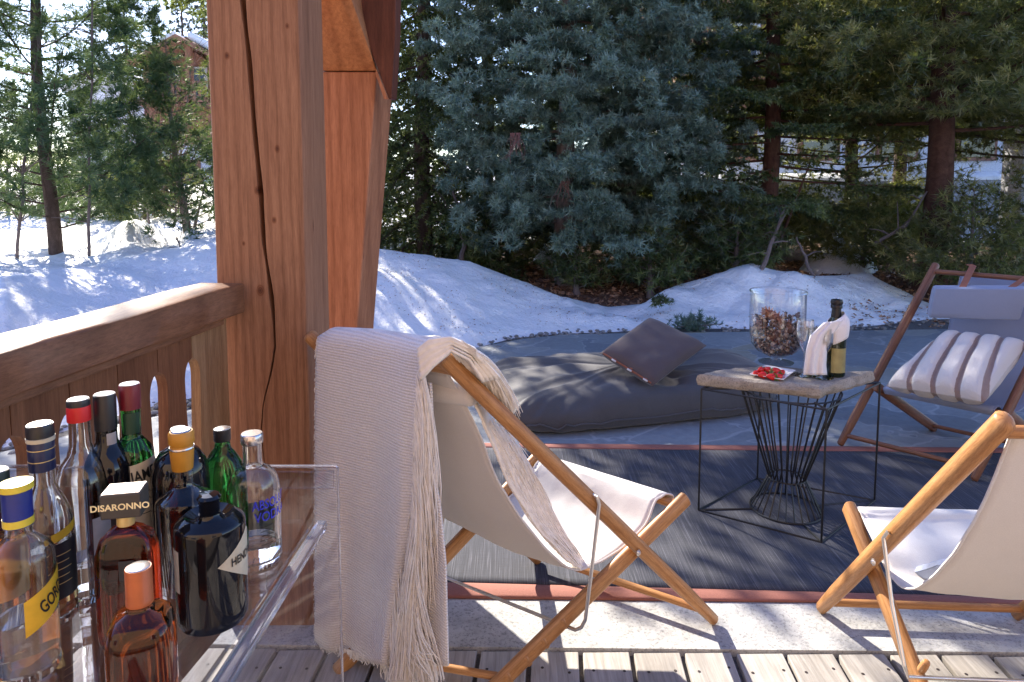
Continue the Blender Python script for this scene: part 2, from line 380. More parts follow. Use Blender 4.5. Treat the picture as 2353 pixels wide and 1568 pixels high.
# bark litter under the trees
def mulch_h(x, y):
    return -.05 + .16 * sstep((y - 7.35) / 1.4) + .03 * (y - 7) * (y > 7) + .035 * mnoise.noise(Vector((x * 2.2, y * 2.2, 1))) + .02 * mnoise.noise(Vector((x * 7, y * 7, 4)))
mb = MB(); mb.grid([[(x, y, mulch_h(x, y)) for x in np.linspace(-1.2, 10, 150)] for y in np.linspace(6.35, 13.2, 100)])
tag(mb.build('bark_litter_ground', M['mulch'], None, True, flatang=180), kind='structure')
# ground sheet to the horizon, paving, gravel, stone strip, deck
mb = MB(); mb.grid([[(x, y, -.1) for x in np.linspace(-1200, 1200, 7)] for y in (-600, -3)] ) ; 
mb.grid([[(x, y, -.1) for x in np.linspace(-1200, 1200, 7)] for y in (-3, 20)])
tag(mb.build('ground', M['gravel'], None, False), kind='structure')
def hill(x, y): return .55 - .1 * max(0, 20 - y) + .028 * max(0, y - 20) + 1.6 * mnoise.noise(Vector((x * .03, y * .03, 0))) * min(1, max(0, y - 25) / 30)
mb = MB(); ys = np.concatenate([np.linspace(17, 60, 24), np.geomspace(65, 900, 14)])
mb.grid([[(x * (1 + y / 30), y, hill(x * (1 + y / 30), y)) for x in np.linspace(-38, 38, 60)] for y in ys])
tag(mb.build('far_snowfield', M['snow'], None, True, flatang=180), kind='structure')
mb = MB(); mb.grid([[(x, y, -.02) for x in np.linspace(-9, 12, 4)] for y in (1.2, 7.3)])
tag(mb.build('gravel_bed', M['gravel'], None, False), kind='structure')
# paving slab sheet with its curved rear edge
edge = []
for px, py in ((-900, 1090), (-300, 1050), (0, 1040), (200, 990), (370, 955), (500, 930), (820, 850), (1000, 818), (1100, 798), (1200, 779), (1300, 769), (1500, 765), (1700, 763), (1950, 760), (2150, 757), (2353, 755), (3000, 752)):
    g = G(px, py); edge.append((g.x, g.y))
y0 = G(1400, 1384).y
mb = MB(); n = len(edge)
mb.grid([[(ex, y0 + (ey - y0) * t if ey > y0 else ey, 0.0) for ex, ey in edge] for t in np.linspace(0, 1, 12)])
tag(mb.build('stone_terrace', M['paving'], None, False), kind='structure')
s0 = G(1035, 1375); s1 = G(2200, 1388); e0 = G(1035, 1489); e1 = G(2353, 1502)
def along(a, b, X): return a.y + (b.y - a.y) * (X - a.x) / (b.x - a.x)
mb = MB(); xs = np.linspace(-1.35, 3.2, 14)
top = [(x, along(s0, s1, x) + .06, .004) for x in xs]; bot = [(x, along(e0, e1, x), .004) for x in xs]
mb.grid([bot, top]); mb.grid([[(x, y, -.12) for x, y, z in bot], bot])
tag(mb.build('granite_strip', M['granite'], None, False), kind='structure')
# deck boards run away from the viewer, ends meeting the granite strip
mb = MB(); nb = MB(); DA = R(3.7); dv = Vector((math.sin(DA), math.cos(DA), 0)); pitchb = .152
x0 = G(1335, 1492).x; rnd = random.Random(3)
for k in range(-12, 19):
    xa = x0 + k * pitchb + .0045; xb = xa + pitchb - .012 - rnd.random() * .003
    yE = along(e0, e1, xa) - .012 - rnd.random() * .004; dz = rnd.uniform(-.0015, .0015); L = 3.4
    p = [Vector((xa, yE, dz)), Vector((xb, yE + (xb - xa) * .016, dz))]; q = [a - dv * L for a in p]
    n_ = 10; rows = [[q[0].lerp(p[0], t), q[1].lerp(p[1], t)] for t in np.linspace(0, 1, n_)]
    mb.prism([q[0], q[1], p[1], p[0]], (0, 0, -.028))
    for yo in (.075, .62):
        for xo in (.03, .115):
            c = Vector((xa + xo, yE - yo, dz + .0004)) - dv * 0 + Vector((-math.tan(DA) * yo, 0, 0)); nb.lathe([(0.0046, 0), (0.0046, .0006), (0, .0008)], c + Vector((rnd.uniform(-.006, .006), rnd.uniform(-.015, .015), 0)), 8)
dk = mb.build('deck', M['deck'], None, False, bevel=.003); tag(dk, kind='structure')
nb.build('nail_heads', M['nail'], dk, False); 
mb = MB(); mb.box((.9, .1, -.07), (5.5, 4.2, .03)); tag(mb.build('deck_underside', plain('dark earth under deck', (.01, .009, .008), .9), None, False), kind='structure')
# ================================================================== rug
ra, rb_, rc, rd = G(940, 1341), G(2353, 1378), G(1180, 1034), G(2353, 1046)
nr = Vector(((rb_ - ra).x, (rb_ - ra).y, 0)).normalized(); XL, XR = -.32, 3.1
def rl(a, b, X): return Vector((X, along(a, b, X), 0))
rug = thing('outdoor_rug', rl(ra, rb_, 0), 'charcoal blue woven rug with terracotta borders under the wire table', 'rug')
mb = MB(); xs = np.linspace(XL, XR, 60)
def ruz(x, t): return .010 + .002 * mnoise.noise(Vector((x * 3, t * 4, 0)))
mb.grid([[rl(ra, rb_, x).lerp(rl(rc, rd, x), t) + Vector((0, 0, ruz(x, t))) for x in xs] for t in np.linspace(.0, 1, 30)])
mb.build('woven_field', M['rug'], rug, True, solid=.006, soff=-1)
na, nb_ = G(1035, 1378), G(2200, 1392)
for (a, b, c, d, nm) in ((na, nb_, ra, rb_, 'near'), (rc, rd, G(1270, 1024), G(2000, 1031), 'far')):
    mb = MB(); mb.grid([[rl(a, b, x).lerp(rl(c, d, x), t) + Vector((0, .003 if nm == 'far' else -.003, .010 + .007 * math.sin(math.pi * t))) for x in xs] for t in np.linspace(0, 1, 7)])
    mb.build('border', M['rug_border'], rug, True, solid=.006, soff=-1)
# ================================================================== loose ground stuff
def quads(C, U_, V_):   # centres and half axes -> quads
    return np.stack([C - U_ - V_, C + U_ - V_, C + U_ + V_, C - U_ + V_], 1).reshape(-1, 3)
def unit(a): return a / np.maximum(np.linalg.norm(a, axis=-1, keepdims=True), 1e-9)
def litter(n, pxr, yr, seed, name, size=(.012, .045), test=None, lift=.01):
    r = np.random.default_rng(seed); pts = []
    while len(pts) < n:
        b = (r.uniform(*pxr) - 1176.5) / 1600; y = r.uniform(*yr); x = b * y
        zs, zm = snow_h(x, y), mulch_h(x, y)
        if (test and not test(x, y, zs, zm)): continue
        pts.append((x, y, max(zs, zm) + r.uniform(0, lift)))
    C = np.array(pts); s = r.uniform(*size, (n, 1)); U_ = unit(r.normal(size=(n, 3)) * (1, 1, .5)) * s
    V_ = unit(np.cross(U_, r.normal(size=(n, 3)))) * s * r.uniform(.2, .5, (n, 1))
    return np_mesh(name, quads(C, U_, V_), 4, M['chip'], tint=r.random(n))
tag(litter(9000, (1150, 2500), (6.6, 10.5), 11, 'leaf_litter', test=lambda x, y, zs, zm: zs < zm - .0), 'brown dry leaves and bark chips lying under the conifers', 'leaf litter', kind='stuff')
tag(litter(750, (1960, 2500), (6.3, 7.6), 12, 'bark_chips', (.008, .03), lambda x, y, zs, zm: zs < .12), 'dark bark chips scattered behind the terrace edge at right', 'bark chips', kind='stuff')
tag(litter(2600, (560, 2150), (6.0, 9.0), 13, 'fallen_needles', (.004, .011), lambda x, y, zs, zm: zs > max(zm, .03) and mnoise.noise(Vector((x * 1.3, y * 1.3, 8))) > -.05, .002), 'brown fallen needles and bark specks sprinkled on the snow bank', 'fallen needles', kind='stuff')
# pebbles along the snow foot
mb = MB(); r_ = random.Random(5)
for k in range(520):
    px = r_.uniform(330, 2300) if k % 4 else r_.uniform(-100, 600)
    a = gdist(interp(px, BX, BY)); b_ = min(edge, key=lambda e: abs(e[0] / e[1] - (px - 1176.5) / 1600))[1]
    y = a - r_.uniform(-.03, max(.06, a - b_ + .02)); x = (px - 1176.5) / 1600 * y; s = r_.uniform(.012, .03)
    mb.lathe([(0, -.2 * s), (s * .8, 0), (s, .35 * s), (s * .6, .7 * s), (0, .82 * s)], (x, y, -.012), 6, r_.uniform(.7, 1.3), r_.uniform(.6, 1), r_.uniform(0, 3))
tag(mb.build('pebbles', M['pebble'], None, False), 'grey pebbles between the terrace edge and the snow', 'pebbles', kind='stuff')
# ================================================================== trees
def needle_verts(C, Dv, n, L, w, k, r):
    N = len(C); C = np.repeat(C, n, 0); Dv = np.repeat(Dv, n, 0)
    d = unit(unit(Dv) * k + unit(r.normal(size=(N * n, 3))))
    p = unit(np.cross(d, r.normal(size=(N * n, 3)))); l = L * r.uniform(.65, 1.15, (N * n, 1))
    base = C + r.normal(size=(N * n, 3)) * L * .06
    return np.stack([base - p * w / 2, base + p * w / 2, base + d * l], 1).reshape(-1, 3)
def conifer(name, label, base, h, cb, prof, nb, seed, leaf, bark, tr, lean=(0, 0), tuft=(.09, 9, .11, .011, .8), curve=(.1, .25), twig=(.38, 55, .13), group=None, ztop=None, hang=0, puffs=None, outk=2.0, thin=None, trunks=None, cat='conifer', mind=.12, amp=1.0):
    """tuft: spacing, needles, length, width, forwardness; curve: start rise, tip lift; twig: length ratio, angle, spacing"""
    r = np.random.default_rng(seed); base = Vector(base)
    t = thing(name, base, label, cat, group)
    topx, topy = base.x + lean[0] * h, base.y + lean[1] * h
    def axis(z):
        f = z / h; return np.array([base.x + (topx - base.x) * f + .03 * math.sin(z * 1.7 + seed), base.y + (topy - base.y) * f + .03 * math.cos(z * 1.3 + seed), base.z + z])
    tb = MB(); zs = np.linspace(-.25, h, 22)
    tb.tube([tuple(axis(z)) for z in zs], [tr * (1.25 if z <= 0 else 1) * max(.06, 1 - z / h * .94) for z in zs], 10)
    C = []; Dd = []; T = []
    for i in range(nb):
        f = (i + r.random()) / nb; z = cb + (h - cb) * f ** 1.08; L = prof(z / h) * r.uniform(.72, 1.12)
        if L < .08: L = .08
        az = i * 2.39996 + r.uniform(-.35, .35); dirv = np.array([math.cos(az), math.sin(az), 0]); o = axis(z)
        out = ztop is not None and base.z + z > ztop; stp = tuft[0] * (outk if out else 1)
        m = max(4, int(L / .12)); ts = np.linspace(0, 1, m); side = np.array([-dirv[1], dirv[0], 0]); wob = r.uniform(-.12, .12)
        P = o + dirv * (L * ts)[:, None] + side * (L * wob * ts ** 2)[:, None]; P[:, 2] += L * (curve[0] * ts + curve[1] * ts ** 2)
        if not out or i % 2 == 0: tb.tube([tuple(p) for p in P[::max(1, m // 5)]] + [tuple(P[-1])], [max(.003, tr * .16 * (1 - q * .85)) for q in np.linspace(0, 1, len(P[::max(1, m // 5)]) + 1)], 5, cap=False)
        btint = r.uniform(-.2, .2)
        nt_ = max(2, int(L / (twig[2] * (1.6 if out else 1))))
        for j in range(nt_ * 2):
            tt = (j + .5) / (nt_ * 2); tt = mind + (1 - mind) * tt
            p = np.array([np.interp(tt, ts, P[:, q]) for q in range(3)]); sgn = 1 if j % 2 else -1
            ang = R(twig[1]) * r.uniform(.7, 1.2); tl = L * twig[0] * (1.15 - tt) * r.uniform(.7, 1.2) + .08
            td = dirv * math.cos(ang) + side * sgn * math.sin(ang) + np.array([0, 0, r.uniform(-.25, .25) + curve[1] * .6 - hang])
            k = max(1, int(tl / stp)); q = (np.arange(k) + .6) / k
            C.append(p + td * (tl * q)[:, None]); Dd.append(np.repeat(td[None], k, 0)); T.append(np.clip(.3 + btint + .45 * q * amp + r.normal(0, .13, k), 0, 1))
        k = max(1, int(L / stp)); q = np.linspace(.35, 1, k)
        C.append(np.stack([np.interp(q, ts, P[:, a]) for a in range(3)], 1)); Dd.append(np.repeat((dirv + np.array([0, 0, curve[1]]))[None], k, 0)); T.append(np.clip(.5 + btint + r.normal(0, .12, k), 0, 1))
    if puffs:      # rounded clumps of sprays through the outer crown: (count, radius, tufts, zmin, zmax, profile)
        for _ in range(puffs[0]):
            z = r.uniform(puffs[3], puffs[4]); az = r.uniform(0, 2 * math.pi); rd = prof(z / h) * r.uniform(.62, 1.08); o = axis(z) + np.array([math.cos(az) * rd, math.sin(az) * rd, r.uniform(-.1, .1)])
            k = puffs[2]; d = unit(r.normal(size=(k, 3)) + np.array([math.cos(az), math.sin(az), .25]) * .9); s = puffs[1] * r.uniform(.6, 1.3)
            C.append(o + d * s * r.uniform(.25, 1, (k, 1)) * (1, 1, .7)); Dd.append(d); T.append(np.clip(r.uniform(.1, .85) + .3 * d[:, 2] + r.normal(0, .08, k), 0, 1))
    C = np.concatenate(C); Dd = np.concatenate(Dd); T = np.concatenate(T)
    T = np.clip(T + (r.random(len(T)) < .10) * .5, 0, 1)  # random brighter tufts put sunlit tips into the needle tint
    if thin: keep = ~((C[:, 2] > thin[0]) & (C[:, 2] < thin[1]) & (r.random(len(T)) > thin[2])); C, Dd, T = C[keep], Dd[keep], T[keep]
    V = needle_verts(C, Dd, tuft[1], tuft[2], tuft[3], tuft[4], r)
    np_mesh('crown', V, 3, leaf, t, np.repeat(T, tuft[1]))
    for (dx, dy, hh, rr_) in (trunks or []):
        tb.tube([(base.x + dx * s, base.y + dy * s, base.z + hh * s) for s in np.linspace(0, 1, 7)], [rr_ * (1 - .8 * s) for s in np.linspace(0, 1, 7)], 7)
    tb.build('trunk', bark, t, True)
    return t, len(V) // 3
NT_ = 0
def P0(px, Y, z): g = D(px, 500, Y); return (g.x, Y, z)
def cone(rm, p=.8, lo=.12): return lambda f: rm * min(1, max(0, (1 - f)) ** p * (1 if f > lo else .6 + .4 * f / lo))
GRP = 'conifers behind the snow bank'
def add(*a, **k):
    global NT_
    t, n = conifer(*a, **k); NT_ += n; return t
LONG = (.075, 12, .13, .010, 1.1); SHORT = (.055, 12, .055, .012, .9); BLUE = (.06, 16, .075, .013, .55); OLV = (.075, 14, .10, .011, .8)
# the right-hand group
SP2 = (.06, 13, .06, .016, .9)
add('spruce_tree', 'tall dark spruce with drooping branches just right of the timber strut', P0(975, 9.4, .2), 12, .15, cone(1.55, .6, .02), 210, 21, M['spruce'], M['bark'], .12, (0, 0), SP2, (-.18, -.30), (.42, 50, .10), GRP, 4.4, hang=.35)
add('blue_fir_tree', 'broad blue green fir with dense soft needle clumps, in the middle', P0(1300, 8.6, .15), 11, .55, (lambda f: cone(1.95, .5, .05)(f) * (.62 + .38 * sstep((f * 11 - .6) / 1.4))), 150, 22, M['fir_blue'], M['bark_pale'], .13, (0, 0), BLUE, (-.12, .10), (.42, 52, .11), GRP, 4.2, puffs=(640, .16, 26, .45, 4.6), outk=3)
add('blue_fir_tree', 'second blue green fir whose low branches hang near the grey pale trunk', P0(1440, 9.5, .2), 10, .6, cone(1.95, .6, .05), 105, 23, M['fir_blue'], M['bark_pale'], .15, (0, 0), BLUE, (-.15, .02), (.4, 52, .12), GRP, 4.4, puffs=(320, .15, 22, .5, 4.4), outk=3)
add('pine_tree', 'dark pine with a straight brown trunk behind the glass vase', P0(1765, 8.8, .2), 10, .9, cone(2.0, .6, .1), 120, 24, M['spruce'], M['bark_red'], .115, (0, 0), SP2, (-.08, .02), (.42, 50, .11), GRP, 4.3, trunks=[(.35, -.5, 1.6, .03)], hang=.15, thin=(1.35, 1.95, .22))
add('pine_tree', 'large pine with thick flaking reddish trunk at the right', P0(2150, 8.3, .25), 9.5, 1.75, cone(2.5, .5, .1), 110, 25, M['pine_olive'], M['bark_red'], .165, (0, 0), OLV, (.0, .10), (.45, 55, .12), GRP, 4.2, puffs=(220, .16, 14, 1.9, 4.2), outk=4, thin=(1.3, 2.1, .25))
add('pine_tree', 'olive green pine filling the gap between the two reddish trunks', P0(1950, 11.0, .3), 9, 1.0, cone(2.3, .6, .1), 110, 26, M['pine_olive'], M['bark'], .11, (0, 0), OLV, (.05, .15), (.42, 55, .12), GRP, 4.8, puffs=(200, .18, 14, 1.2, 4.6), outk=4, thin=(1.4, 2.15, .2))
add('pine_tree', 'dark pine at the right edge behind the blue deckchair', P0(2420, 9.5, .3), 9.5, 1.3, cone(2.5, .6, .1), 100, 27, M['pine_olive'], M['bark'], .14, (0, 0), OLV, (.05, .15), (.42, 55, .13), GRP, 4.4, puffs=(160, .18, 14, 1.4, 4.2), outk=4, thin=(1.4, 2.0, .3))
add('spruce_tree', 'dark spruce standing behind the gap right of the blue firs', P0(1590, 11.2, .3), 10, .6, cone(2.2, .6, .05), 95, 28, M['spruce'], M['bark'], .12, (0, 0), SP2, (-.1, -.1), (.42, 50, .12), GRP, 5, hang=.2, thin=(1.4, 2.1, .25))
add('spruce_tree', 'dark spruce behind the left side of the blue fir', P0(1120, 11.6, .3), 11, .3, cone(2.2, .6, .02), 95, 29, M['spruce'], M['bark'], .12, (0, 0), SP2, (-.15, -.2), (.42, 50, .12), GRP, 5, hang=.3)
add('spruce_tree', 'dark spruce far behind, between the strut and the drooping spruce', P0(850, 13.4, .5), 11, .3, cone(1.8, .6, .02), 85, 45, M['spruce'], M['bark'], .13, (0, 0), (.08, 12, .09, .022, .9), (-.15, -.2), (.42, 50, .15), GRP, 5, hang=.3)
add('spruce_tree', 'dark spruce far behind the two blue green firs', P0(1370, 14.2, .5), 11, .3, cone(2.6, .6, .02), 70, 46, M['spruce'], M['bark'], .13, (0, 0), (.08, 12, .09, .022, .9), (-.15, -.2), (.42, 50, .15), GRP, 5, hang=.3)
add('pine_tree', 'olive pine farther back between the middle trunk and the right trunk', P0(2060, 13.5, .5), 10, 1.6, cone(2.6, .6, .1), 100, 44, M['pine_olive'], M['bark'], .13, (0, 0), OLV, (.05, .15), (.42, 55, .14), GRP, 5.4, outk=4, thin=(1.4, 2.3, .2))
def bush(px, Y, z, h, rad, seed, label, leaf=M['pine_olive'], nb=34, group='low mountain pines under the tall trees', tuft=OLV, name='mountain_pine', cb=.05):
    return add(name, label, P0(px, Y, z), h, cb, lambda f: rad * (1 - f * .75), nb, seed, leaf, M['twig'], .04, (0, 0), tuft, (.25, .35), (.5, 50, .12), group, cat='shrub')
bush(1990, 9.2, .15, 1.1, 1.0, 31, 'low olive mountain pine left of the thick reddish trunk', nb=34)
bush(2230, 7.6, .1, 1.25, .85, 32, 'bushy green mountain pine right behind the blue deckchair')
bush(2390, 7.9, .1, 1.5, .9, 33, 'taller bushy mountain pine at the right edge of the picture')
bush(1600, 9.6, .1, 1.05, 1.05, 34, 'olive low pine bush behind the snow ridge left of the vase')
bush(1500, 8.0, .1, .75, .62, 35, 'small dark pine bush reaching over the snow left of the ridge', M['spruce'])
bush(1700, 8.2, .2, .95, .7, 36, 'dark low pine branches at the foot of the middle trunk', M['spruce'])
bush(1130, 8.9, .15, 1.1, .75, 37, 'low drooping shrub at the top of the left snow slope', M['spruce'])
bush(1330, 8.15, .1, .62, .5, 48, 'small dark bush at the foot of the broad blue green fir', M['spruce'], 30)
bush(2080, 10.4, .3, .95, 1.1, 38, 'yellowish mountain pine behind the reddish trunk')
bush(1800, 10.6, .3, .95, 1.1, 39, 'pale olive mountain pine behind the middle trunk')
# unseen spruces added behind the post, crowns above view shade the terrace
GL = 'conifers left of the timber post'
add('spruce_tree', 'very tall spruce standing behind the timber post', P0(635, 11.3, .5), 13, 3.7, cone(2.3, .5, .25), 120, 41, M['spruce'], M['bark'], .13, (0, 0), (.09, 12, .10, .03, .9), (-.1, -.1), (.42, 50, .13), GL, 4.6)
add('spruce_tree', 'tall slim spruce directly behind the post', P0(700, 13.6, .6), 14, 3.9, cone(2.5, .5, .25), 120, 42, M['spruce'], M['bark'], .13, (0, 0), (.09, 12, .10, .03, .9), (-.1, -.1), (.42, 50, .13), GL, 5)
add('spruce_tree', 'slim tall spruce just behind the timber strut, mostly hidden by the post', P0(735, 7.9, .4), 8.2, 3.5, cone(1.45, .45, .2), 78, 43, M['spruce'], M['bark'], .09, (0, 0), (.09, 12, .10, .028, .9), (-.05, -.05), (.42, 50, .13), GL, 3.4)
# the left-hand group
add('pine_tree', 'tall open pine with long needles at the left edge', P0(118, 8.4, .33), 8.2, .45, cone(1.6, .45, .08), 84, 51, M['pine_left'], M['bark'], .085, (-.012, 0), LONG, (.12, .38), (.45, 48, .14), GL, 4, puffs=(300, .14, 14, .95, 3.7), outk=5)
add('pine_tree', 'small slender pine with two pale stems just left of the post', P0(430, 9.0, .5), 2.75, .3, cone(.9, .6, .05), 60, 52, M['pine_left'], M['bark_pale'], .06, (-.07, 0), (.08, 11, .11, .010, 1.1), (.2, .4), (.42, 48, .17), GL, trunks=[(.25, 0, .9, .03)], puffs=(50, .11, 11, .25, 1.6))
add('pine_tree', 'dark green pine half hidden by the left side of the post', P0(505, 10.5, .5), 3.6, .3, cone(.6, .6, .1), 50, 53, M['pine'], M['bark'], .07, (0, 0), (.08, 11, .11, .011, 1.0), (.1, .3), (.42, 50, .15), GL)
bush(235, 14.0, .5, 2.0, 1.4, 54, 'sunlit bushy pine behind the small slender pine', M['pine_left'], 34, GL, LONG, 'pine_tree')
bush(20, 13.0, .5, 2.3, 1.3, 55, 'bushy dark pine at the far left edge of the picture', M['pine'], 34, GL, LONG, 'pine_tree')
bush(330, 12.5, .45, 1.5, 1.1, 56, 'low olive pine in front of the far chalet wall', M['pine_olive'], 30, GL, LONG, 'pine_tree')
print('needles', NT_)
# dead reddish branch hanging in the blue fir
fir = [o for o in sc.objects if o.name.startswith('blue_fir_tree')][0]; r_ = random.Random(9)
for (px, py, Y, n_, s) in ((1185, 315, 7.0, 20, .34), (1300, 425, 7.3, 12, .3)):
    o = D(px, py, Y); mb = MB()
    for k in range(n_):
        d = Vector((r_.uniform(-.5, .5), r_.uniform(-.4, .4), -r_.uniform(.8, 2.2))).normalized(); L = s * r_.uniform(.4, 1); p = [o + Vector((r_.uniform(-.05, .05), 0, .04))]
        for j in range(4): d = (d + Vector((r_.uniform(-.4, .4), r_.uniform(-.3, .3), r_.uniform(-.2, .2)))).normalized(); p.append(p[-1] + d * L / 4)
        mb.tube(p, [.004, .003, .0026, .002, .0014], 4)
    db = mb.build('dead_branch', M['twig_red'], fir); db['label'] = 'reddish dead twigs hanging among the blue needles'
# leaning dry sticks
def stick(pts, r0, label, group='dry branches leaning by the snow', m=M['twig'], forks=0, seed=1, name='dry_branch', cat='branch'):
    rr = random.Random(seed); mb = MB(); P = [Vector(p) for p in pts]
    PP = []
    for a, b in zip(P[:-1], P[1:]):
        for k in range(4): PP.append(a.lerp(b, k / 4) + Vector([rr.uniform(-.012, .012) for _ in range(3)]))
    PP.append(P[-1]); mb.tube(PP, [r0 * (1 - .65 * k / len(PP)) for k in range(len(PP))], 7)
    for k in range(forks):
        q = PP[rr.randrange(2, len(PP) - 1)]; d = Vector((rr.uniform(-1, 1), rr.uniform(-.5, .5), rr.uniform(-.2, .9))).normalized() * rr.uniform(.12, .4)
        mb.tube([q, q + d * .5 + Vector((0, 0, .02)), q + d], [r0 * .4, r0 * .3, r0 * .15], 5)
    return tag(mb.build(name, m, None, origin=P[0]), label, cat, group)
stick([D(1742, 648, 7.6), D(1772, 560, 7.7), D(1806, 475, 7.9)], .03, 'forked grey dry branch leaning behind the glass vase', forks=5, seed=2)
stick([D(1872, 640, 7.8), D(1850, 590, 7.8), D(1830, 545, 7.8)], .022, 'straight grey stake leaning in the leaf litter right of the vase', forks=1, seed=3)
stick([D(1060, 600, 8.4), D(1070, 540, 8.6), D(1040, 440, 8.8)], .035, 'dark bent stem rising from the left snow slope', forks=4, seed=4)
stick([D(442, 590, 7.9), D(418, 575, 7.9), D(405, 545, 8.0)], .014, 'dark twig bent over the snow left of the post', forks=6, seed=5)
stick([D(2010, 560, 8.2), D(2080, 520, 8.2), D(2130, 440, 8.3)], .022, 'curved dry branch in front of the mountain pines', forks=7, seed=6)
for i, (px, dx, s) in enumerate(((345, -.2, 60), (395, .25, 61), (30, .3, 62), (200, .1, 63))):
    o = Vector(P0(px, 11 if i < 2 else 8, .4)); rr = random.Random(s); pts = [o]
    stick([o, o + Vector((dx * .5, 0, 1.1)), o + Vector((dx * 1.4, .1, 2.6 + .2 * i))], .02, ['bare leafless shrub in front of the far chalet', 'bare leafless shrub right of the first, by the slender pine', 'bare grey sapling at the left edge', 'bare grey sapling beside the tall open pine'][i], 'bare shrubs on the left', M['twig'], 26, s, 'bare_shrub', 'shrub')
# twiggy veil of the bare shrub by the chalet
mb = MB(); rr = random.Random(77); o = Vector(P0(385, 12, .5))
for k in range(46):
    p = [o + Vector((rr.uniform(-.2, .2), rr.uniform(-.2, .2), rr.uniform(.3, 1.2)))]; d = Vector((rr.uniform(-.6, .6), rr.uniform(-.3, .3), 1)).normalized()
    for j in range(6): d = (d + Vector((rr.uniform(-.25, .25), rr.uniform(-.2, .2), rr.uniform(-.05, .1)))).normalized(); p.append(p[-1] + d * .34)
    mb.tube(p, [.009 * (1 - j / 9) for j in range(7)], 4)
    for j in range(2, 7):
        for _ in range(2):
            e = (d + Vector((rr.uniform(-1, 1), rr.uniform(-.5, .5), rr.uniform(-.3, .3)))).normalized() * rr.uniform(.15, .4); mb.tube([p[j], p[j] + e * .6, p[j] + e], [.004, .003, .002], 3)
tag(mb.build('birch_shrub', M['twig_red'], None, origin=tuple(o)), 'dense purple brown leafless shrub in front of the far chalet', 'shrub')
# rock and small evergreen sprigs on the snow
mb = MB()
def rock(mb, c, s, seed):
    rr = random.Random(seed); rows = []
    for i in range(7):
        th = math.pi * i / 6; rows.append([Vector(c) + Vector((s[0] * math.sin(th) * math.cos(a) * rr.uniform(.85, 1.1), s[1] * math.sin(th) * math.sin(a) * rr.uniform(.85, 1.1), s[2] * math.cos(th))) for a in [2 * math.pi * k / 10 for k in range(10)]])
    mb.grid(rows[::-1], close=True)
c = D(362, 612, 7.6); rock(mb, c, (.10, .08, .05), 1); tag(mb.build('rock', M['bark'], None, sub=1, origin=tuple(c)), 'dark rounded rock poking out of the snow left of the post', 'rock')
def sprig(px, py, z, s, n, seed, label, mat=M['spruce']):
    g = G(px, py, z); r = np.random.default_rng(seed); t = thing('evergreen_sprig', g, label, 'plant', 'small evergreen sprigs in the snow')
    C = np.array(g) + r.normal(size=(n, 3)) * (s, s * .6, s * .45) + (0, 0, s * .5); V = needle_verts(C, r.normal(size=(n, 3)) + (0, 0, .6), 14, .06, .009, .7, r)
    np_mesh('needles', V, 3, mat, t, np.repeat(np.clip(r.normal(.45, .2, n), 0, 1), 14))
    mb = MB(); 
    for k in range(5): mb.tube([g, Vector(C[k]) * .5 + g * .5, Vector(C[k])], [.006, .004, .003], 4)
    mb.build('stem', M['twig'], t)
sprig(1592, 752, .02, .085, 110, 3, 'dark green fir sprig at the terrace edge beside the dark cushion', M['fir_blue'])
sprig(1517, 697, .2, .05, 40, 4, 'small green tuft lying on the snow above the dark cushion')
sprig(1460, 640, .2, .09, 50, 5, 'green tuft at the rim of the bare brown hollow')
# ================================================================== far conifers, chalet, wall, rear house
for i, (px, top, Y, wd, lb) in enumerate(((308, -12, 46, 3.3, 'distant conifer left of the chalet gable'), (436, -70, 52, 2.6, 'distant conifer right above the chalet roof'), (486, -110, 48, 2.6, 'distant conifer at the edge of the timber post'), (235, 60, 60, 3, 'distant smaller conifer far left of the chalet'))):
    z0 = hill(0, Y) if Y > 20 else 0; zt = D(px, top, Y).z; h = zt - 2
    add('distant_conifer', lb, P0(px, Y, 2.0), h, 1.0, cone(wd, .8, .08), 90, 70 + i, M['far_green'], M['bark'], .25, (0, 0), (.30, 9, .30, .10, .8), (-.15, -.1), (.4, 50, .45), 'distant conifers on the hill')
def box_mesh(parent, name, m, c, s, rz=0, bevel=0): return MB().box(c, s, Matrix.Rotation(rz, 3, 'Z')).build(name, m, parent, False, bevel=bevel)
M['chalet_wood'] = wood('old chalet boards', (.24, .12, .08), (.38, .20, .14), 'Object', (3, 3, 14), .7, 6, False, .3)
M['plaster'] = plain('pale lime plaster', (.62, .62, .66), .9)
M['dark_glass'] = plain('dark window pane', (.03, .035, .05), .08, 0, 0, 3, 0)
M['blue_stone'] = stone('coursed grey wall stone', (.24, .25, .27), (.46, .47, .50), 3, .8)
Yc = 26.0
def cp(px, py, Y=Yc): return D(px, py, Y)
gl, gr, gt = cp(322, 150), cp(500, 150), cp(402, 78, Yc - 1.5)
ch = thing('far_chalet', (gt.x, Yc + 3, 1), 'far wooden chalet with snowy gable roof seen through the bare shrubs', 'chalet')
x0_, x1_ = cp(330, 200).x, cp(510, 200).x; zt0 = cp(400, 150).z; zm_ = cp(400, 330).z
mb = MB(); mb.prism([(x0_, Yc, zm_), (x1_, Yc, zm_), (x1_, Yc, zt0 - .2), (gt.x, Yc, gt.z - .35), (x0_, Yc, zt0 - .2)], (0, 7, 0)); mb.build('upper_wall', M['chalet_wood'], ch, False)
mb = MB(); mb.prism([(x0_ + .15, Yc + .1, .2), (x1_ - .15, Yc + .1, .2), (x1_ - .15, Yc + .1, zm_ - .002), (x0_ + .15, Yc + .1, zm_ - .002)], (0, 6.8, 0)); mb.build('lower_wall', M['plaster'], ch, False)
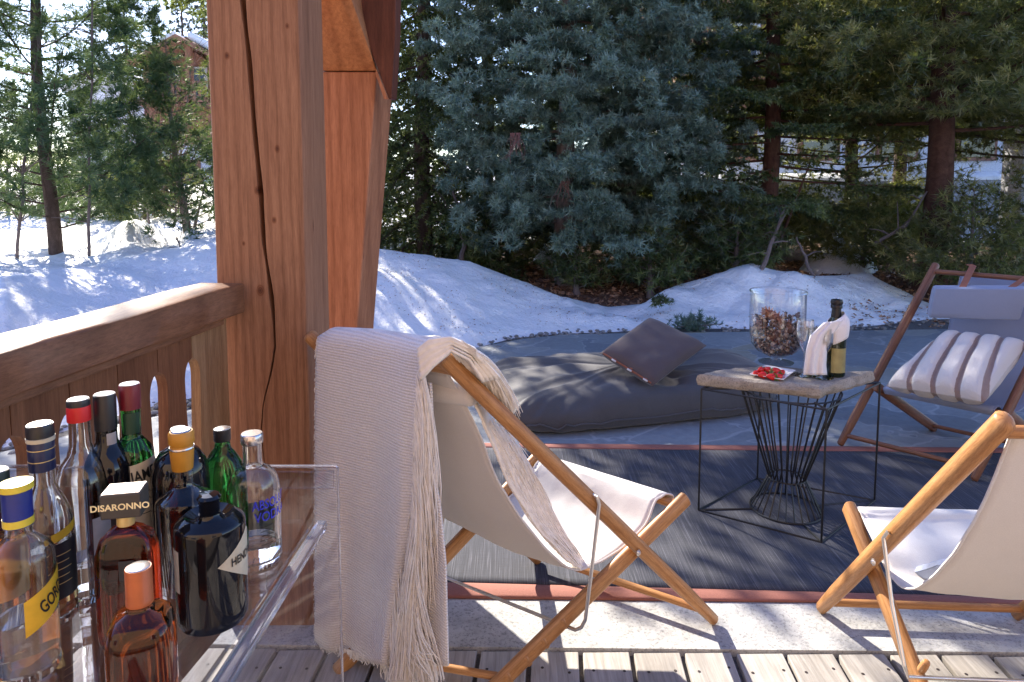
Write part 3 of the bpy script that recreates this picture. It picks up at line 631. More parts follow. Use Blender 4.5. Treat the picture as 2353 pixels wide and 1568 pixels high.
for sgn, xe in ((-1, cp(292, 165, Yc - 1.5).x), (1, cp(545, 165, Yc - 1.5).x)):
    ze = gt.z - abs(xe - gt.x) * .52
    mb = MB(); mb.prism([(gt.x, Yc - 1.5, gt.z), (xe, Yc - 1.5, ze), (xe, Yc - 1.5, ze - .16), (gt.x, Yc - 1.5, gt.z - .16)], (0, 9, 0)); rf = mb.build('roof', M['chalet_wood'], ch, False)
    mb = MB(); mb.prism([(gt.x + sgn * .25, Yc - 1.2, gt.z - .1), (xe, Yc - 1.2, ze + .02), (xe, Yc - 1.2, ze + .34), (gt.x + sgn * .25, Yc - 1.2, gt.z + .2)], (0, 8.6, 0)); mb.build('roof_snow', M['snow'], rf, False, bevel=.1)
for px in (392, 455):
    c = cp(px, 190); f = box_mesh(ch, 'window', M['plaster'], (c.x, Yc - .04, c.z), (.72, .1, 1.1)); box_mesh(f, 'pane', M['dark_glass'], (c.x, Yc - .1, c.z), (.56, .05, .94))
for px in (392, 440):
    c = cp(px, 395); f = box_mesh(ch, 'window', M['chalet_wood'], (c.x, Yc + .06, c.z), (.62, .1, .9)); box_mesh(f, 'pane', M['dark_glass'], (c.x, Yc, c.z), (.46, .05, .74))
cb_ = cp(415, 225); mb = MB(); mb.box((cb_.x + .1, Yc - .95, cb_.z - .25), (2.6, .1, .14)); mb.box((cb_.x + .1, Yc - .95, cb_.z + .42), (2.6, .1, .1)); mb.box((cb_.x + .1, Yc - .5, cb_.z - .32), (2.6, 1.0, .1))
for k in range(14): mb.box((cb_.x - 1.15 + k * .19, Yc - .95, cb_.z + .09), (.09, .04, .56))
mb.build('balcony', M['chalet_wood'], ch, False); box_mesh(ch, 'beam_post', M['chalet_wood'], (cp(462, 180).x, Yc - .9, zt0 - .5), (.2, .2, 2.6))
# second low snowy roof left of it
b2 = thing('snowy_shed', P0(240, 30, .6), 'low snow covered roof left of the far chalet', 'shed'); a = D(240, 170, 30)
mb = MB(); mb.prism([(a.x - 1.6, 30, .6), (a.x + 1.6, 30, .6), (a.x + 1.6, 30, a.z - .6), (a.x, 30, a.z - .2), (a.x - 1.6, 30, a.z - .6)], (0, 4, 0)); mb.build('wall', M['plaster'], b2, False)
mb = MB(); mb.prism([(a.x - 2, 29.6, a.z - .7), (a.x, 29.6, a.z - .15), (a.x + 2, 29.6, a.z - .7), (a.x + 2, 29.6, a.z - .3), (a.x, 29.6, a.z + .3), (a.x - 2, 29.6, a.z - .3)], (0, 5, 0)); mb.build('roof_snow', M['snow'], b2, False, bevel=.1)
# garden wall with snow cap
wy = 14.6; wl = thing('garden_wall', (5, wy, .5), 'low stone garden wall with a cap of snow behind the right trees', 'wall')
za = D(1500, 424, wy).z; zb = D(2353, 408, wy).z; xa_, xb_ = D(1380, 400, wy).x, D(2800, 400, wy).x
mb = MB(); mb.prism([(xa_, wy, -.2), (xb_, wy, -.2), (xb_, wy, zb), (xa_, wy, za)], (0, .4, 0)); mb.build('stonework', M['blue_stone'], wl, False)
rows = []
for j, (dy, dz) in enumerate(((-.06, .003), (-.09, .07), (.02, .15), (.2, .18), (.38, .15), (.48, .07), (.46, .003))):
    rows.append([(x, wy + dy, za + (zb - za) * (x - xa_) / (xb_ - xa_) + dz * (1 + .25 * mnoise.noise(Vector((x * 1.3, 0, 0))))) for x in np.linspace(xa_, xb_, 60)])
MB().grid(rows).build('snow_cap', M['snow'], wl, True)
# rear house
hy = 19.0; ho = thing('rear_house', (6.5, hy, .6), 'large house with brown timber upper floor and pale stone ground floor behind the right trees', 'house')
hx0, hx1 = D(1560, 300, hy).x, D(2900, 300, hy).x; hz = D(2000, 250, hy).z; ht = D(2000, -260, hy).z
MB().prism([(hx0, hy, -.2), (hx1, hy, -.2), (hx1, hy, hz), (hx0, hy, hz)], (0, 6, 0)).build('ground_floor', M['plaster'], ho, False)
MB().prism([(hx0 - .1, hy - .12, hz + .003), (hx1, hy - .12, hz + .003), (hx1, hy - .12, ht), (hx0 - .1, hy - .12, ht)], (0, 6, 0)).build('timber_floor', M['chalet_wood'], ho, False)
for px in (1690, 1880, 2060, 2240):
    c = D(px, 310, hy); f = box_mesh(ho, 'window', M['chalet_wood'], (c.x, hy - .05, c.z - .1), (1.1, .14, 1.2)); box_mesh(f, 'pane', M['dark_glass'], (c.x, hy - .13, c.z - .1), (.9, .05, 1.0))
for px in (1700, 1900, 2100, 2300):
    c = D(px, 110, hy); f = box_mesh(ho, 'window', M['plaster'], (c.x, hy - .17, c.z), (.9, .14, 1.2)); box_mesh(f, 'pane', M['dark_glass'], (c.x, hy - .25, c.z), (.7, .05, 1.0))
c = D(2150, 215, hy); mb = MB(); mb.box((c.x, hy - .8, c.z), (9, .12, .12)); mb.box((c.x, hy - .8, c.z + .85), (9, .1, .1)); mb.box((c.x, hy - .5, c.z - .1), (9, 1.0, .08))
for k in range(46): mb.box((c.x - 4.4 + k * .195, hy - .8, c.z + .43), (.1, .04, .74))
mb.build('balcony', M['chalet_wood'], ho, False)
MB().prism([(hx0 - 1, hy - 1.6, ht + .9), (hx1 + 1, hy - 1.6, ht + .9), (hx1 + 1, hy - 1.6, ht + 1.25), (hx0 - 1, hy - 1.6, ht + 1.25)], (0, 8, 0)).build('roof', M['snow'], ho, False)
pl = D(2352, 320, 12.0); pz = D(2352, 258, 12.0).z
po = thing('stone_pillar', (pl.x, 12, .3), 'grey stone pillar at the right edge behind the pines', 'pillar')
MB().box((pl.x + .1, 12, (pz - .2) / 2), (.55, .5, pz + .2)).build('shaft', M['blue_stone'], po, False, bevel=.02); MB().box((pl.x + .1, 12, pz + .09), (.66, .62, .16)).build('snow_cap', M['snow'], po, False, bevel=.05)
# ================================================================== timber post, strut, eave
yp = G(600, 1440).y
pl0, pr0 = G(500, 1440), G(705, 1440)
xl = D(497, 600, yp).x - .004; xr = D(697, 500, yp).x + .004; dp = .25; H = 3.4
post = thing('timber_post', ((xl + xr) / 2, yp, 0), 'massive square timber post with a long dark drying crack, at the rail end', 'post')
def crack_px(py): return float(np.interp(py, [0, 130, 300, 450, 560, 640, 720, 800, 860, 930, 1000, 1100], [557, 572, 585, 600, 606, 618, 628, 632, 622, 604, 600, 612]))
def crack_w(py): return float(np.interp(py, [0, 450, 700, 800, 880, 1000, 1100], [.0078, .0072, .0058, .0034, .0026, .002, .0006]))
rows = []; zs = np.linspace(-.02, H, 90)
for z in zs:
    py = proj((xl + .1, yp, z))[1]; cx = D(crack_px(py), py, yp).x if py > -60 else D(crack_px(0), 0, yp).x - (z - D(557, 0, yp).z) * .03
    wv = .004 * mnoise.noise(Vector((z * 1.3, 5, 0))); wj = crack_w(max(0, min(1100, py))) * (1 + .5 * mnoise.noise(Vector((z * 9, 1, 7)))); b = .012
    a, c_ = xl + wv, xr + wv * .6
    row = [(a, yp + dp), (a, yp + b), (a + b * .35, yp + b * .3), (a + b, yp)]
    row += [(a + b + (cx - wj - a - b) * t, yp + .0016 * mnoise.noise(Vector((t * 9, z * 2, 2)))) for t in (.33, .66)]
    row += [(cx - wj, yp), (cx - wj * .8, yp + .02), (cx, yp + .07), (cx + wj * .8, yp + .02), (cx + wj, yp)]
    row += [(cx + wj + (c_ - b - cx - wj) * t, yp + .0016 * mnoise.noise(Vector((t * 9, z * 2, 4)))) for t in (.25, .5, .75)]
    row += [(c_ - b, yp), (c_ - b * .35, yp + b * .3), (c_, yp + b), (c_, yp + dp * .5), (c_, yp + dp)]
    rows.append([(x, y, z) for x, y in row])
def add_knots(mat, org, spots):
    nt = mat.node_tree; b = nt.nodes['Principled BSDF']; src = b.inputs['Base Color'].links[0].from_socket; tc = nt.nodes.new('ShaderNodeTexCoord'); nz = nt.nodes.new('ShaderNodeTexNoise'); nz.inputs['Scale'].default_value = 14; nt.links.new(tc.outputs['Object'], nz.inputs['Vector'])
    for (p, s) in spots:
        mp = nt.nodes.new('ShaderNodeMapping'); mp.vector_type = 'TEXTURE'; mp.inputs['Location'].default_value = p - org; mp.inputs['Scale'].default_value = (s, 10, s * 1.5); nt.links.new(tc.outputs['Object'], mp.inputs[0])
        ln = nt.nodes.new('ShaderNodeVectorMath'); ln.operation = 'LENGTH'; nt.links.new(mp.outputs[0], ln.inputs[0])
        ad = nt.nodes.new('ShaderNodeMath'); ad.operation = 'MULTIPLY_ADD'; nt.links.new(nz.outputs[0], ad.inputs[0]); ad.inputs[1].default_value = .5; nt.links.new(ln.outputs['Value'], ad.inputs[2])
        cr = nt.nodes.new('ShaderNodeValToRGB'); e = cr.color_ramp.elements; e[0].position = .30; e[0].color = (.10, .05, .04, 1); e[1].position = 1.0; e[1].color = (1, 1, 1, 1)
        for q_, c_ in ((.42, (.45, .28, .2, 1)), (.5, (.28, .16, .11, 1)), (.6, (.75, .62, .52, 1)), (.68, (.6, .45, .36, 1)), (.78, (.95, .92, .9, 1))): x = e.new(q_); x.color = c_
        nt.links.new(ad.outputs[0], cr.inputs[0]); mx = nt.nodes.new('ShaderNodeMix'); mx.data_type = 'RGBA'; mx.blend_type = 'MULTIPLY'; mx.inputs[0].default_value = .85
        nt.links.new(src, mx.inputs[6]); nt.links.new(cr.outputs[0], mx.inputs[7]); src = mx.outputs[2]
    nt.links.new(src, b.inputs['Base Color'])
add_knots(M['post'], WL[post], [(D(px, py, yp), s) for px, py, s in ((637, 342, .016), (592, 438, .018), (630, 506, .014), (598, 668, .024), (522, 128, .014), (660, 60, .012), (560, 560, .010))])
MB().grid(rows, close=True).build('shaft', M['post'], post, True, flatang=28)
# tapered strut behind, carrying the eave beam
ys = yp + .62
def q(px, py, Y=ys): return D(px, py, Y)
st = thing('roof_strut', q(790, 755), 'tapered reddish timber strut widening upward behind the post', 'strut')
fr = [q(744, 1100), q(800, 1100), q(820, 757), q(866, 165), q(740, 165)]
bk = [Vector((p.x, ys + .22, p.z)) for p in fr]; bk[2].x += .0; 
MB().prism(fr, (.03, .20, 0)).build('shaft', M['strut'], st, False, bevel=.006)
eb = thing('roof_beam', q(800, 100), 'orange brown eave beam resting on the tapered strut', 'beam')
A = [q(730, 163), q(866, 163), q(806, -20), q(780, -160), q(730, -160)]
ft = [Vector((p.x - (.10 if i > 1 else 0) * 0, ys - (.0 if i < 2 else .34), p.z)) for i, p in enumerate(A)]
ft = [q(730, 163), q(866, 163), D(808, 0, ys - .22), D(760, -160, ys - .42), D(700, -160, ys - .42)]
mb = MB(); mb.add(ft + [Vector((p.x, ys + .24, p.z)) for p in ft], [(0, 1, 2, 3, 4), (5, 9, 8, 7, 6), (0, 5, 6, 1), (1, 6, 7, 2), (2, 7, 8, 3), (3, 8, 9, 4), (4, 9, 5, 0)])
M['beam_orange'] = wood('honey orange beam', (.42, .17, .07), (.56, .26, .11), 'Object', (9, 9, 5), .55, 6, (4, 4, 3), .3)
mb.build('timber', M['beam_orange'], eb, False, bevel=.004)
bb = thing('barge_board', D(895, 225, ys - .05), 'dark brown sloping barge board with a pointed end beside the beam', 'board')
yb_ = ys - .04
pts = [D(810, 0, yb_), D(893, 229, yb_), D(900, 226, yb_), D(909, 75, yb_), D(911, -150, yb_), D(768, -150, yb_)]
MB().prism(pts, (.012, .05, 0)).build('board', M['barge'], bb, False, bevel=.003)
MB().prism([D(866, 160, yb_ - .004), D(893, 229, yb_ - .004), D(884, 229, yb_ - .004), D(864, 172, yb_ - .004)], (0, -.012, 0)).build('edge_trim', M['strut'], bb, False)
# unseen chalet front added behind the viewer to bounce warm sunlight onto the furniture
M['house_wood'] = wood('honey chalet cladding', (.44, .30, .20), (.62, .46, .33), 'Object', (3, 3, 18), .6, 6, False, .3)
hs_ = thing('bounce_chalet_front', (0, -2.9, 0), 'timber clad chalet front with two windows at the back of the deck', 'house')
MB().prism([(-6, -2.9, -.1), (6, -2.9, -.1), (6, -2.9, 4.6), (-6, -2.9, 4.6)], (0, -.3, 0)).build('front_wall', M['house_wood'], hs_, False)
for x_ in (-2.4, 2.2):
    f = MB().box((x_, -2.86, 1.45), (1.5, .1, 1.5)).build('window', M['plaster'], hs_, False, bevel=.01); MB().box((x_, -2.81, 1.45), (1.3, .02, 1.3)).build('pane', M['dark_glass'], f, False)
# ================================================================== railing
rdir = Vector((.122, 1, 0)).normalized(); rn = Vector((rdir.y, -rdir.x, 0))        # rn points to the deck side
re = D(561, 690, yp - .05); zt = D(561, 652, yp - .05).z; zb = D(561, 718, yp - .05).z
r0 = Vector((re.x, re.y, 0)); Lr = 1.75
rail = thing('balcony_railing', r0, 'brown timber railing with a thick handrail and slotted boards, joined to the post', 'railing')
mb = MB(); N_ = 40
sec = [(0, zt - .008), (.0, zb + .005), (-.004, zb), (-.137, zb), (-.14, zb + .004), (-.14, zt - .008), (-.133, zt), (-.008, zt + .001), (-.002, zt - .002)]
rows = []
for i in range(N_ + 1):
    t = Lr * (1 - i / N_); k = 1 if i < N_ else 1
    e = .0; dz = .004 * mnoise.noise(Vector((t * 3, 0, 0)))
    rows.append([r0 - rdir * t + rn * (a + (.002 * mnoise.noise(Vector((t * 5, j, 0))) if a > -.01 else 0)) + Vector((0, 0, z + dz * (z > zb + .02))) for j, (a, z) in enumerate(sec)])
last = rows[-1]; c = sum(last, Vector()) / len(last)
rows.append([c + (p - c) * .93 + rdir * .010 for p in last]); 
mb.grid([r_[::-1] for r_ in rows], close=True); n = len(mb.V); k = len(sec); mb.add(rows[-1], [tuple(range(k))])
mb.build('handrail', M['rail'], rail, True, flatang=35)
z2 = D(528, 752, yp - .14).z
MB().prism([r0 - rdir * .06 + rn * -.03 + Vector((0, 0, zb - .001)), r0 - rdir * .06 + rn * -.03 + Vector((0, 0, z2)), r0 - rdir * .06 + rn * -.10 + Vector((0, 0, z2)), r0 - rdir * .06 + rn * -.10 + Vector((0, 0, zb - .001))], -rdir * (Lr - .06)).build('lower_rail', M['rail'], rail, False, bevel=.004)
MB().prism([r0 + rn * -.03 + Vector((0, 0, .10)), r0 + rn * -.10 + Vector((0, 0, .10)), r0 + rn * -.10 + Vector((0, 0, .18)), r0 + rn * -.03 + Vector((0, 0, .18))], -rdir * Lr).build('bottom_rail', M['rail'], rail, False, bevel=.004)
# boards with scalloped edges: slots open between neighbours
def on_rail(px):       # distance from the rail end of the point seen at px
    b = (px - 1176.5) / 1600; o = r0 + rn * -.055      # o - rdir t , x = b*zc
    z = .8; f = lambda t: proj(o - rdir * t + Vector((0, 0, z)))[0] - px
    lo_, hi_ = 0, 1.7
    for _ in range(40):
        m = (lo_ + hi_) / 2
        if f(m) > 0: lo_ = m
        else: hi_ = m
    return m
s1, s2 = on_rail(443), on_rail(366); sp = s2 - s1
ztop = D(366, 858, (r0 - rdir * s2).y).z; zbot = .22; hw = .030
def half_slot(z):
    if z >= ztop or z <= zbot: return 0.0
    e = .06; u = min(ztop - z, z - zbot); s = 1 if u > e else math.sqrt(max(0, 1 - ((e - u) / e) ** 2))
    return hw * s * (1 + .18 * math.cos((z - (ztop + zbot) / 2) / (ztop - zbot) * 2 * math.pi) * -1)
zz = [.18] + list(np.linspace(zbot, zbot + .06, 8)) + list(np.linspace(zbot + .1, ztop - .07, 12)) + list(np.linspace(ztop - .06, ztop, 10)) + [zb - .01]
k = -1
for i in range(-1, 11):
    a = s1 + sp * i; b = a + sp
    if b > Lr: break
    L_ = [(a + half_slot(z) + .0012, z) for z in zz]; R_ = [(b - half_slot(z) - .0012, z) for z in zz]
    if i == -1:
        L_ = [(.012, z) for z in zz]; 
    off = rn * -.052; n = len(zz); mb = MB()
    P1 = [r0 - rdir * s + off + Vector((0, 0, z)) for s, z in L_] + [r0 - rdir * s + off + Vector((0, 0, z)) for s, z in R_]
    P2 = [p + rn * -.028 for p in P1]
    fs = [(j, j + 1, n + j + 1, n + j) for j in range(n - 1)]
    mb.add(P1 + P2, [f[::-1] for f in fs] + [tuple(2 * n + v for v in f) for f in fs] + [(j, 2 * n + j, 2 * n + j + 1, j + 1) for j in range(n - 1)] + [(n + j, n + j + 1, 3 * n + j + 1, 3 * n + j) for j in range(n - 1)] + [(0, n, 3 * n, 2 * n), (n - 1, 3 * n - 1, 4 * n - 1, 2 * n - 1)])
    o = mb.build('baluster_board', M['baluster_pale'] if i == -1 else M['baluster'], rail, True, flatang=30)
    if i == -1: o['label'] = 'paler yellowish board next to the post'
# ================================================================== deck chairs
def lp(a, b, t): return a + (b - a) * t
def deckchair(name, label, N, T, F, T2, S, B, S2, B2, sling, wd, cv, group, stay=None, pegs=None, sl=(.05, .95), foot=True, rr=.021, edge_w=0):
    t = thing(name, ((N.x + F.x + B.x + B2.x) / 4, (N.y + F.y + B.y + B2.y) / 4, 0), label, 'deckchair', group)
    for a, b in ((N, T), (F, T2)):
        MB().tube([a, lp(a, b, .12), lp(a, b, .4), lp(a, b, .7), b], [rr * .82, rr, rr * 1.05, rr * 1.04, rr], 16, flat=.82, round_end=rr * .5).build('long_rail', wd, t)
    for a, b in ((S, B), (S2, B2)):
        MB().tube([a, lp(a, b, .5), b], [rr * 1.12] * 3, 16, flat=.62, power=3.2, round_end=rr * .35).build('short_rail', wd, t)
    def bar(nm, a, b, r, i=.0): d = (b - a).normalized(); MB().tube([a + d * i, b - d * i], r, 12).build(nm, wd, t)
    bar('top_bar', lp(N, T, .965), lp(F, T2, .965), .014)
    bar('front_bar', lp(S, B, .04), lp(S2, B2, .04), .014)
    if foot: bar('foot_bar', lp(N, T, .045), lp(F, T2, .045), .012)
    bar('rear_bar', lp(S, B, .93), lp(S2, B2, .93), .011)
    # sling: list of (near, far)
    pts = sling; K = 60; 
    def cr(P, u):
        u = u * (len(P) - 1); i = min(int(u), len(P) - 2); f = u - i; p0, p1, p2, p3 = P[max(i - 1, 0)], P[i], P[i + 1], P[min(i + 2, len(P) - 1)]
        return .5 * ((2 * p1) + (p2 - p0) * f + (2 * p0 - 5 * p1 + 4 * p2 - p3) * f * f + (3 * p1 - p0 - 3 * p2 + p3) * f ** 3)
    rows = []
    for i in range(K + 1):
        u = i / K; a, b = cr([p[0] for p in pts], u), cr([p[1] for p in pts], u); row = []
        for j in range(25):
            v = j / 24; vv = sl[0] + (sl[1] - sl[0]) * v; sag = math.sin(math.pi * v) * .02 * max(0, math.sin(math.pi * u / .78)) * (u < .78)
            wr = .0035 * mnoise.noise(Vector((u * 22, v * 3.0, 1))) + .003 * mnoise.noise(Vector((u * 6, v * 9, 5)))
            row.append(lp(a, b, vv) + Vector((0, 0, -sag + wr * 1.3 * (1 if u < .8 else .15))))
        rows.append(row)
    s_ = MB().grid(rows).build('sling', cv, t, True, solid=.0035, soff=0, flatang=180)
    for e in (0, 24):
        mb = MB(); mb.tube([r_[e] for r_ in rows], .0035, 6); mb.build('hem', cv, s_)
    if stay:
        mb = MB(); mb.tube(stay, .0052, 10); mb.build('steel_stay', M['steel'], t)
    for (a, d) in (pegs or []):
        MB().tube([a, a + d * .55, a + d], [.010, .010, .0085], 10, round_end=.003).build('peg', wd, t)
    return t
GC = 'sling deckchairs round the wire table'
def wrapbar(sl_, S, B, S2, B2):
    a, b = lp(S, B, .04), lp(S2, B2, .04); f = Vector(((S - B).x, (S - B).y, 0)).normalized(); f2 = Vector(((S2 - B2).x, (S2 - B2).y, 0)).normalized(); u = Vector((0, 0, 1)); d = (b - a).normalized() * .016
    return sl_[:-1] + [(a - f * .045 + u * .004 + d, b - f2 * .045 + u * .004 - d), (a - f * .02 + u * .018 + d, b - f2 * .02 + u * .018 - d), (a + u * .024 + d, b + u * .024 - d), (a + f * .027 + u * .010 + d, b + f2 * .027 + u * .010 - d), (a - u * .020 + f * .012 + d, b - u * .020 + f2 * .012 - d)]
# chair A (front, with the throw)
NA = G(1640, 1438); FA = G(1236, 1300); TA = D(1024, 826, 1.70); T2A = D(712, 772, 2.03); NA.z = FA.z = .02
nA = Vector(((TA - NA).y, -(TA - NA).x, 0)).normalized()
WA = lp(FA - NA, T2A - TA, .5)
SA = PL(1600, 1152, NA, nA); QA = PL(1192, 1560, NA, nA); BA = SA + (QA - SA) * ((SA.z - .015) / (SA.z - QA.z)); inn = WA.normalized() * .034
SA, BA = SA + inn, BA + inn
S2A = D(1246, 1040, SA.y + WA.y * .9); B2A = G(776, 1543, .015); B2A = G(776, 1543)
def npA(px, py, off=.012): return PL(px, py, NA + WA.normalized() * off, nA)
sA = [(1046, 862), (1080, 925), (1122, 1011), (1152, 1093), (1190, 1162), (1245, 1238), (1295, 1290), (1340, 1316), (1385, 1303), (1440, 1270), (1500, 1212), (1568, 1150)]
slA = []
for i, (px, py) in enumerate(sA):
    p = npA(px, py, .03); u = i / (len(sA) - 1); Wd = lp(T2A - TA, S2A - SA, u); slA.append((p, p + Wd * .93))
slA = wrapbar(slA, SA, BA, S2A, B2A)
stA = [npA(1362, 1137, -.01), npA(1372, 1142, -.03), npA(1377, 1160, -.03), npA(1362, 1290, -.03), npA(1345, 1425, -.03), npA(1336, 1442, -.015), npA(1322, 1448, .0), npA(1305, 1441, .03)]
farst = stA[-1] + WA * .86; stA += [lp(stA[-1], farst, .5), farst, farst + (stA[1] - stA[-1]) * .5]
pgA = []; upn = ((SA - BA).cross(WA)).normalized(); upn = upn if upn.z > 0 else -upn
for px, py in ((1300, 1438), (1256, 1483), (1216, 1524), (1174, 1562)): pgA.append((npA(px, py, .034), upn * .038))
chA = deckchair('deckchair', 'oiled wood deckchair with cream linen sling and a fringed throw over its back', NA, TA, FA, T2A, SA, BA, S2A, B2A, slA, M['oak'], M['canvas'], GC, stA, pgA)
def bolt(p, n, ch): n = n.normalized(); MB().tube([p, p + n * .003, p + n * .0035, p + n * .007], [.0095, .0095, .006, .005], 14).build('pivot_bolt', M['steel'], ch)
bolt(npA(1466, 1270, -.022), -WA, chA)
# headrest roll behind the throw
mb = MB(); c0 = npA(1083, 905, .05) ; 
mb.tube([c0, c0 + WA * .2, c0 + WA * .75], [.034, .04, .04], 14, round_end=.02); mb.build('headrest', M['canvas'], chA)
# chair C (right front, back to the viewer)
NC = G(1887, 1410); NC.z = .02; TC = D(2308, 968, 1.36); nC = Vector(((TC - NC).y, -(TC - NC).x, 0)).normalized(); W_ = Vector((.61, -.035, 0))
if nC.x < 0: nC = -nC
def npC(px, py, off=.0): return PL(px, py, NC + nC * off, nC)
SC = npC(1950, 1165, .035); QC = npC(2108, 1560, .035); BC = SC + (QC - SC) * ((SC.z - .015) / (SC.z - QC.z))
sC = [(2322, 1000), (2306, 1045), (2272, 1130), (2232, 1210), (2185, 1280), (2135, 1332), (2085, 1352), (2045, 1322), (2012, 1250), (1978, 1160)]
slC = [(npC(px, py, .035), npC(px, py, .035) + W_ * .93) for px, py in sC]
slC = wrapbar(slC, SC, BC, SC + W_ - nC * .07, BC + W_ - nC * .07)
stC = [npC(2050, 1228, -.01), npC(2040, 1222, -.028), npC(2030, 1236, -.03), npC(2050, 1390, -.03), npC(2078, 1530, -.03), npC(2086, 1556, -.01)]; stC += [stC[-1] + W_ * .5, stC[-1] + W_ * .95, stC[1] + W_ * 1.0]
chC = deckchair('deckchair', 'oiled wood deckchair with grey linen sling seen from behind at the lower right', NC, TC, NC + W_, TC + W_, SC, BC, SC + W_ - nC * .07, BC + W_ - nC * .07, slC, M['oak'], M['canvas'], GC, stC, [(npC(2117, 1540, .03), Vector((0, -.02, .035)))], (.0, .97), rr=.024)
bolt(npC(2008, 1292, -.024), -nC, chC); c0 = npC(2262, 1090, .22) + Vector((0, .05, 0)); 
# small cushion in its seat
def cushion(name, corners, th, mat, parent=None, label=None, cat=None, n=26, pinch=.07, ridges=None, seed=0, origin=None, wr=.006, build=True):
    P = [Vector(c) for c in corners]; nrm = (P[1] - P[0]).cross(P[3] - P[0]).normalized(); cen = sum(P, Vector()) / 4; rows = []; mb = MB()
    for sgn in (1, -1):
        rows = []
        for i in range(n + 1):
            v = i / n; row = []
            for j in range(n + 1):
                u = j / n; a, b = 2 * u - 1, 2 * v - 1
                p = (P[0] * (1 - u) + P[1] * u) * (1 - v) + (P[3] * (1 - u) + P[2] * u) * v
                p = p + (cen - p) * pinch * ((1 - a * a) * abs(b) ** 3 + (1 - b * b) * abs(a) ** 3)
                f = (max(0, 1 - a ** 4) ** .5) * (max(0, 1 - b ** 4) ** .5); f = f ** .8
                rg = 1 - (ridges[1] * (abs(math.cos(math.pi * ridges[0] * (u * .8 + v * .2))) ** 8) if ridges else 0)
                row.append(p + nrm * sgn * (th / 2 * f * rg + wr * mnoise.noise(Vector((u * 5, v * 5, seed + sgn))) * f + .0005))
            rows.append(row)
        mb.grid(rows if sgn > 0 else [r_[::-1] for r_ in rows])
    o = mb.build(name, mat, parent, True, flatang=180, origin=origin)
    if label: tag(o, label, cat)
    return o
cc = [npC(2065, 1345, .10), npC(2150, 1325, .10), npC(2150, 1325, .10) + W_ * .6 + Vector((0, 0, -.0)), npC(2065, 1345, .10) + W_ * .6]
cc = [p + Vector((0, 0, .03)) for p in cc]
cushion('seat_cushion', cc, .05, M['canvas_blue'], None, 'small grey cushion lying low in the lower right deckchair', 'cushion', origin=tuple(cc[0]))
# chair B (back right)
NB = G(1931, 1028); NB.z = .02; TB = D(2150, 610, 3.86); WB = Vector((.42, -.44, 0)); nB = Vector(((TB - NB).y, -(TB - NB).x, 0)).normalized()
if nB.x < 0: nB = -nB
def npB(px, py, off=0): return PL(px, py, NB + nB * off, nB)
SB = npB(2013, 888, .03); QB = npB(2148, 974, .03); BB = Vector((QB.x, QB.y, .015))
pB = [npB(2196, 626, .04), npB(2178, 700, .04), npB(2160, 775, .04), npB(2125, 830, .04), npB(2090, 868, .04), npB(2052, 888, .04), npB(2014, 886, .04)]
zB = [None] * 7; slB = []
for i, p in enumerate(pB): slB.append((p, p + WB * (.93 if i < 5 else .97)))
slB = wrapbar(slB, SB, BB, SB + WB * .95, BB + WB * .9)
chB = deckchair('deckchair', 'dark wood deckchair with blue grey sling, headrest and striped pillow at the back right', NB, TB, NB + WB, TB + WB, SB, BB, SB + WB * .95, BB + WB * .9, slB, M['oak_dark'], M['canvas_blue'], GC, rr=.024)
h0, h1 = D(2140, 693, 3.70), D(2345, 696, 3.42)
mb = MB(); dd = (h1 - h0); hw_ = Vector((0, -.02, .085)); ht_ = Vector((-.03, -.06, 0))
sec = [(1, -.6), (.92, -.92), (.6, -1), (-.6, -1), (-.92, -.92), (-1, -.6), (-1, .6), (-.92, .92), (-.6, 1), (.6, 1), (.92, .92), (1, .6)]
rows = []
for t_, k in ((-.012, .8), (0, .96), (.02, 1), (.5, 1.0), (.98, 1), (1.0, .96), (1.012, .8)):
    rows.append([h0 + dd * t_ + hw_ * a * k + ht_ * b * k for a, b in sec])
mb.grid(rows, close=True); mb.add(rows[0], [tuple(range(12))[::-1]]); mb.add(rows[-1], [tuple(range(12))])
hr = mb.build('headrest', M['head_blue'], chB, True, flatang=50)
for px in (2199, 2308):
    f = (px - 2140) / 205; p = h0 + dd * f + hw_ * 1.0 + Vector((0, -.03, 0)); q_ = lp(TB, TB + WB, f * .85 + .03) + Vector((0, -.018, .012)); s = dd.normalized() * .016
    mb = MB(); mb.grid([[p - s, p + s], [lp(p, q_, .5) - s, lp(p, q_, .5) + s], [q_ - s, q_ + s], [q_ - s + Vector((0, .03, .005)), q_ + s + Vector((0, .03, .005))]]); mb.build('strap', M['leather'], chB, False, solid=.003)
pc = [D(2035, 888, 3.45), D(2262, 925, 3.12), D(2362, 790, 3.38), D(2172, 768, 3.62)]
def stripefur():
    t = NT('cream fur with brown stripes'); c = t.n('TexCoord').outputs['UV']; s = t.n('SeparateXYZ', {0: c})
    x = t.n('Math', {0: t.n('Math', {0: s.outputs[0], 1: .8}, operation='MULTIPLY').outputs[0], 1: t.n('Math', {0: s.outputs[1], 1: .2}, operation='MULTIPLY').outputs[0]}, operation='ADD').outputs[0]
    w_ = t.n('Math', {0: t.n('Math', {0: x, 1: math.pi * 5}, operation='MULTIPLY').outputs[0]}, operation='COSINE').outputs[0]
    a = t.n('Math', {0: w_}, operation='ABSOLUTE').outputs[0]; nz = t.noise(t.coord(), 160, 4, .8)
    a2 = t.n('Math', {0: a, 1: t.n('Math', {0: nz, 1: .12}, operation='MULTIPLY').outputs[0]}, operation='ADD').outputs[0]
    col = t.ramp(a2, [(.99, (.80, .75, .70)), (1.07, (.34, .23, .19))]); t.bump(nz, .8, .01); return t.base(col, .95, 0, Sheen_Weight=.4)
M['stripefur'] = stripefur()
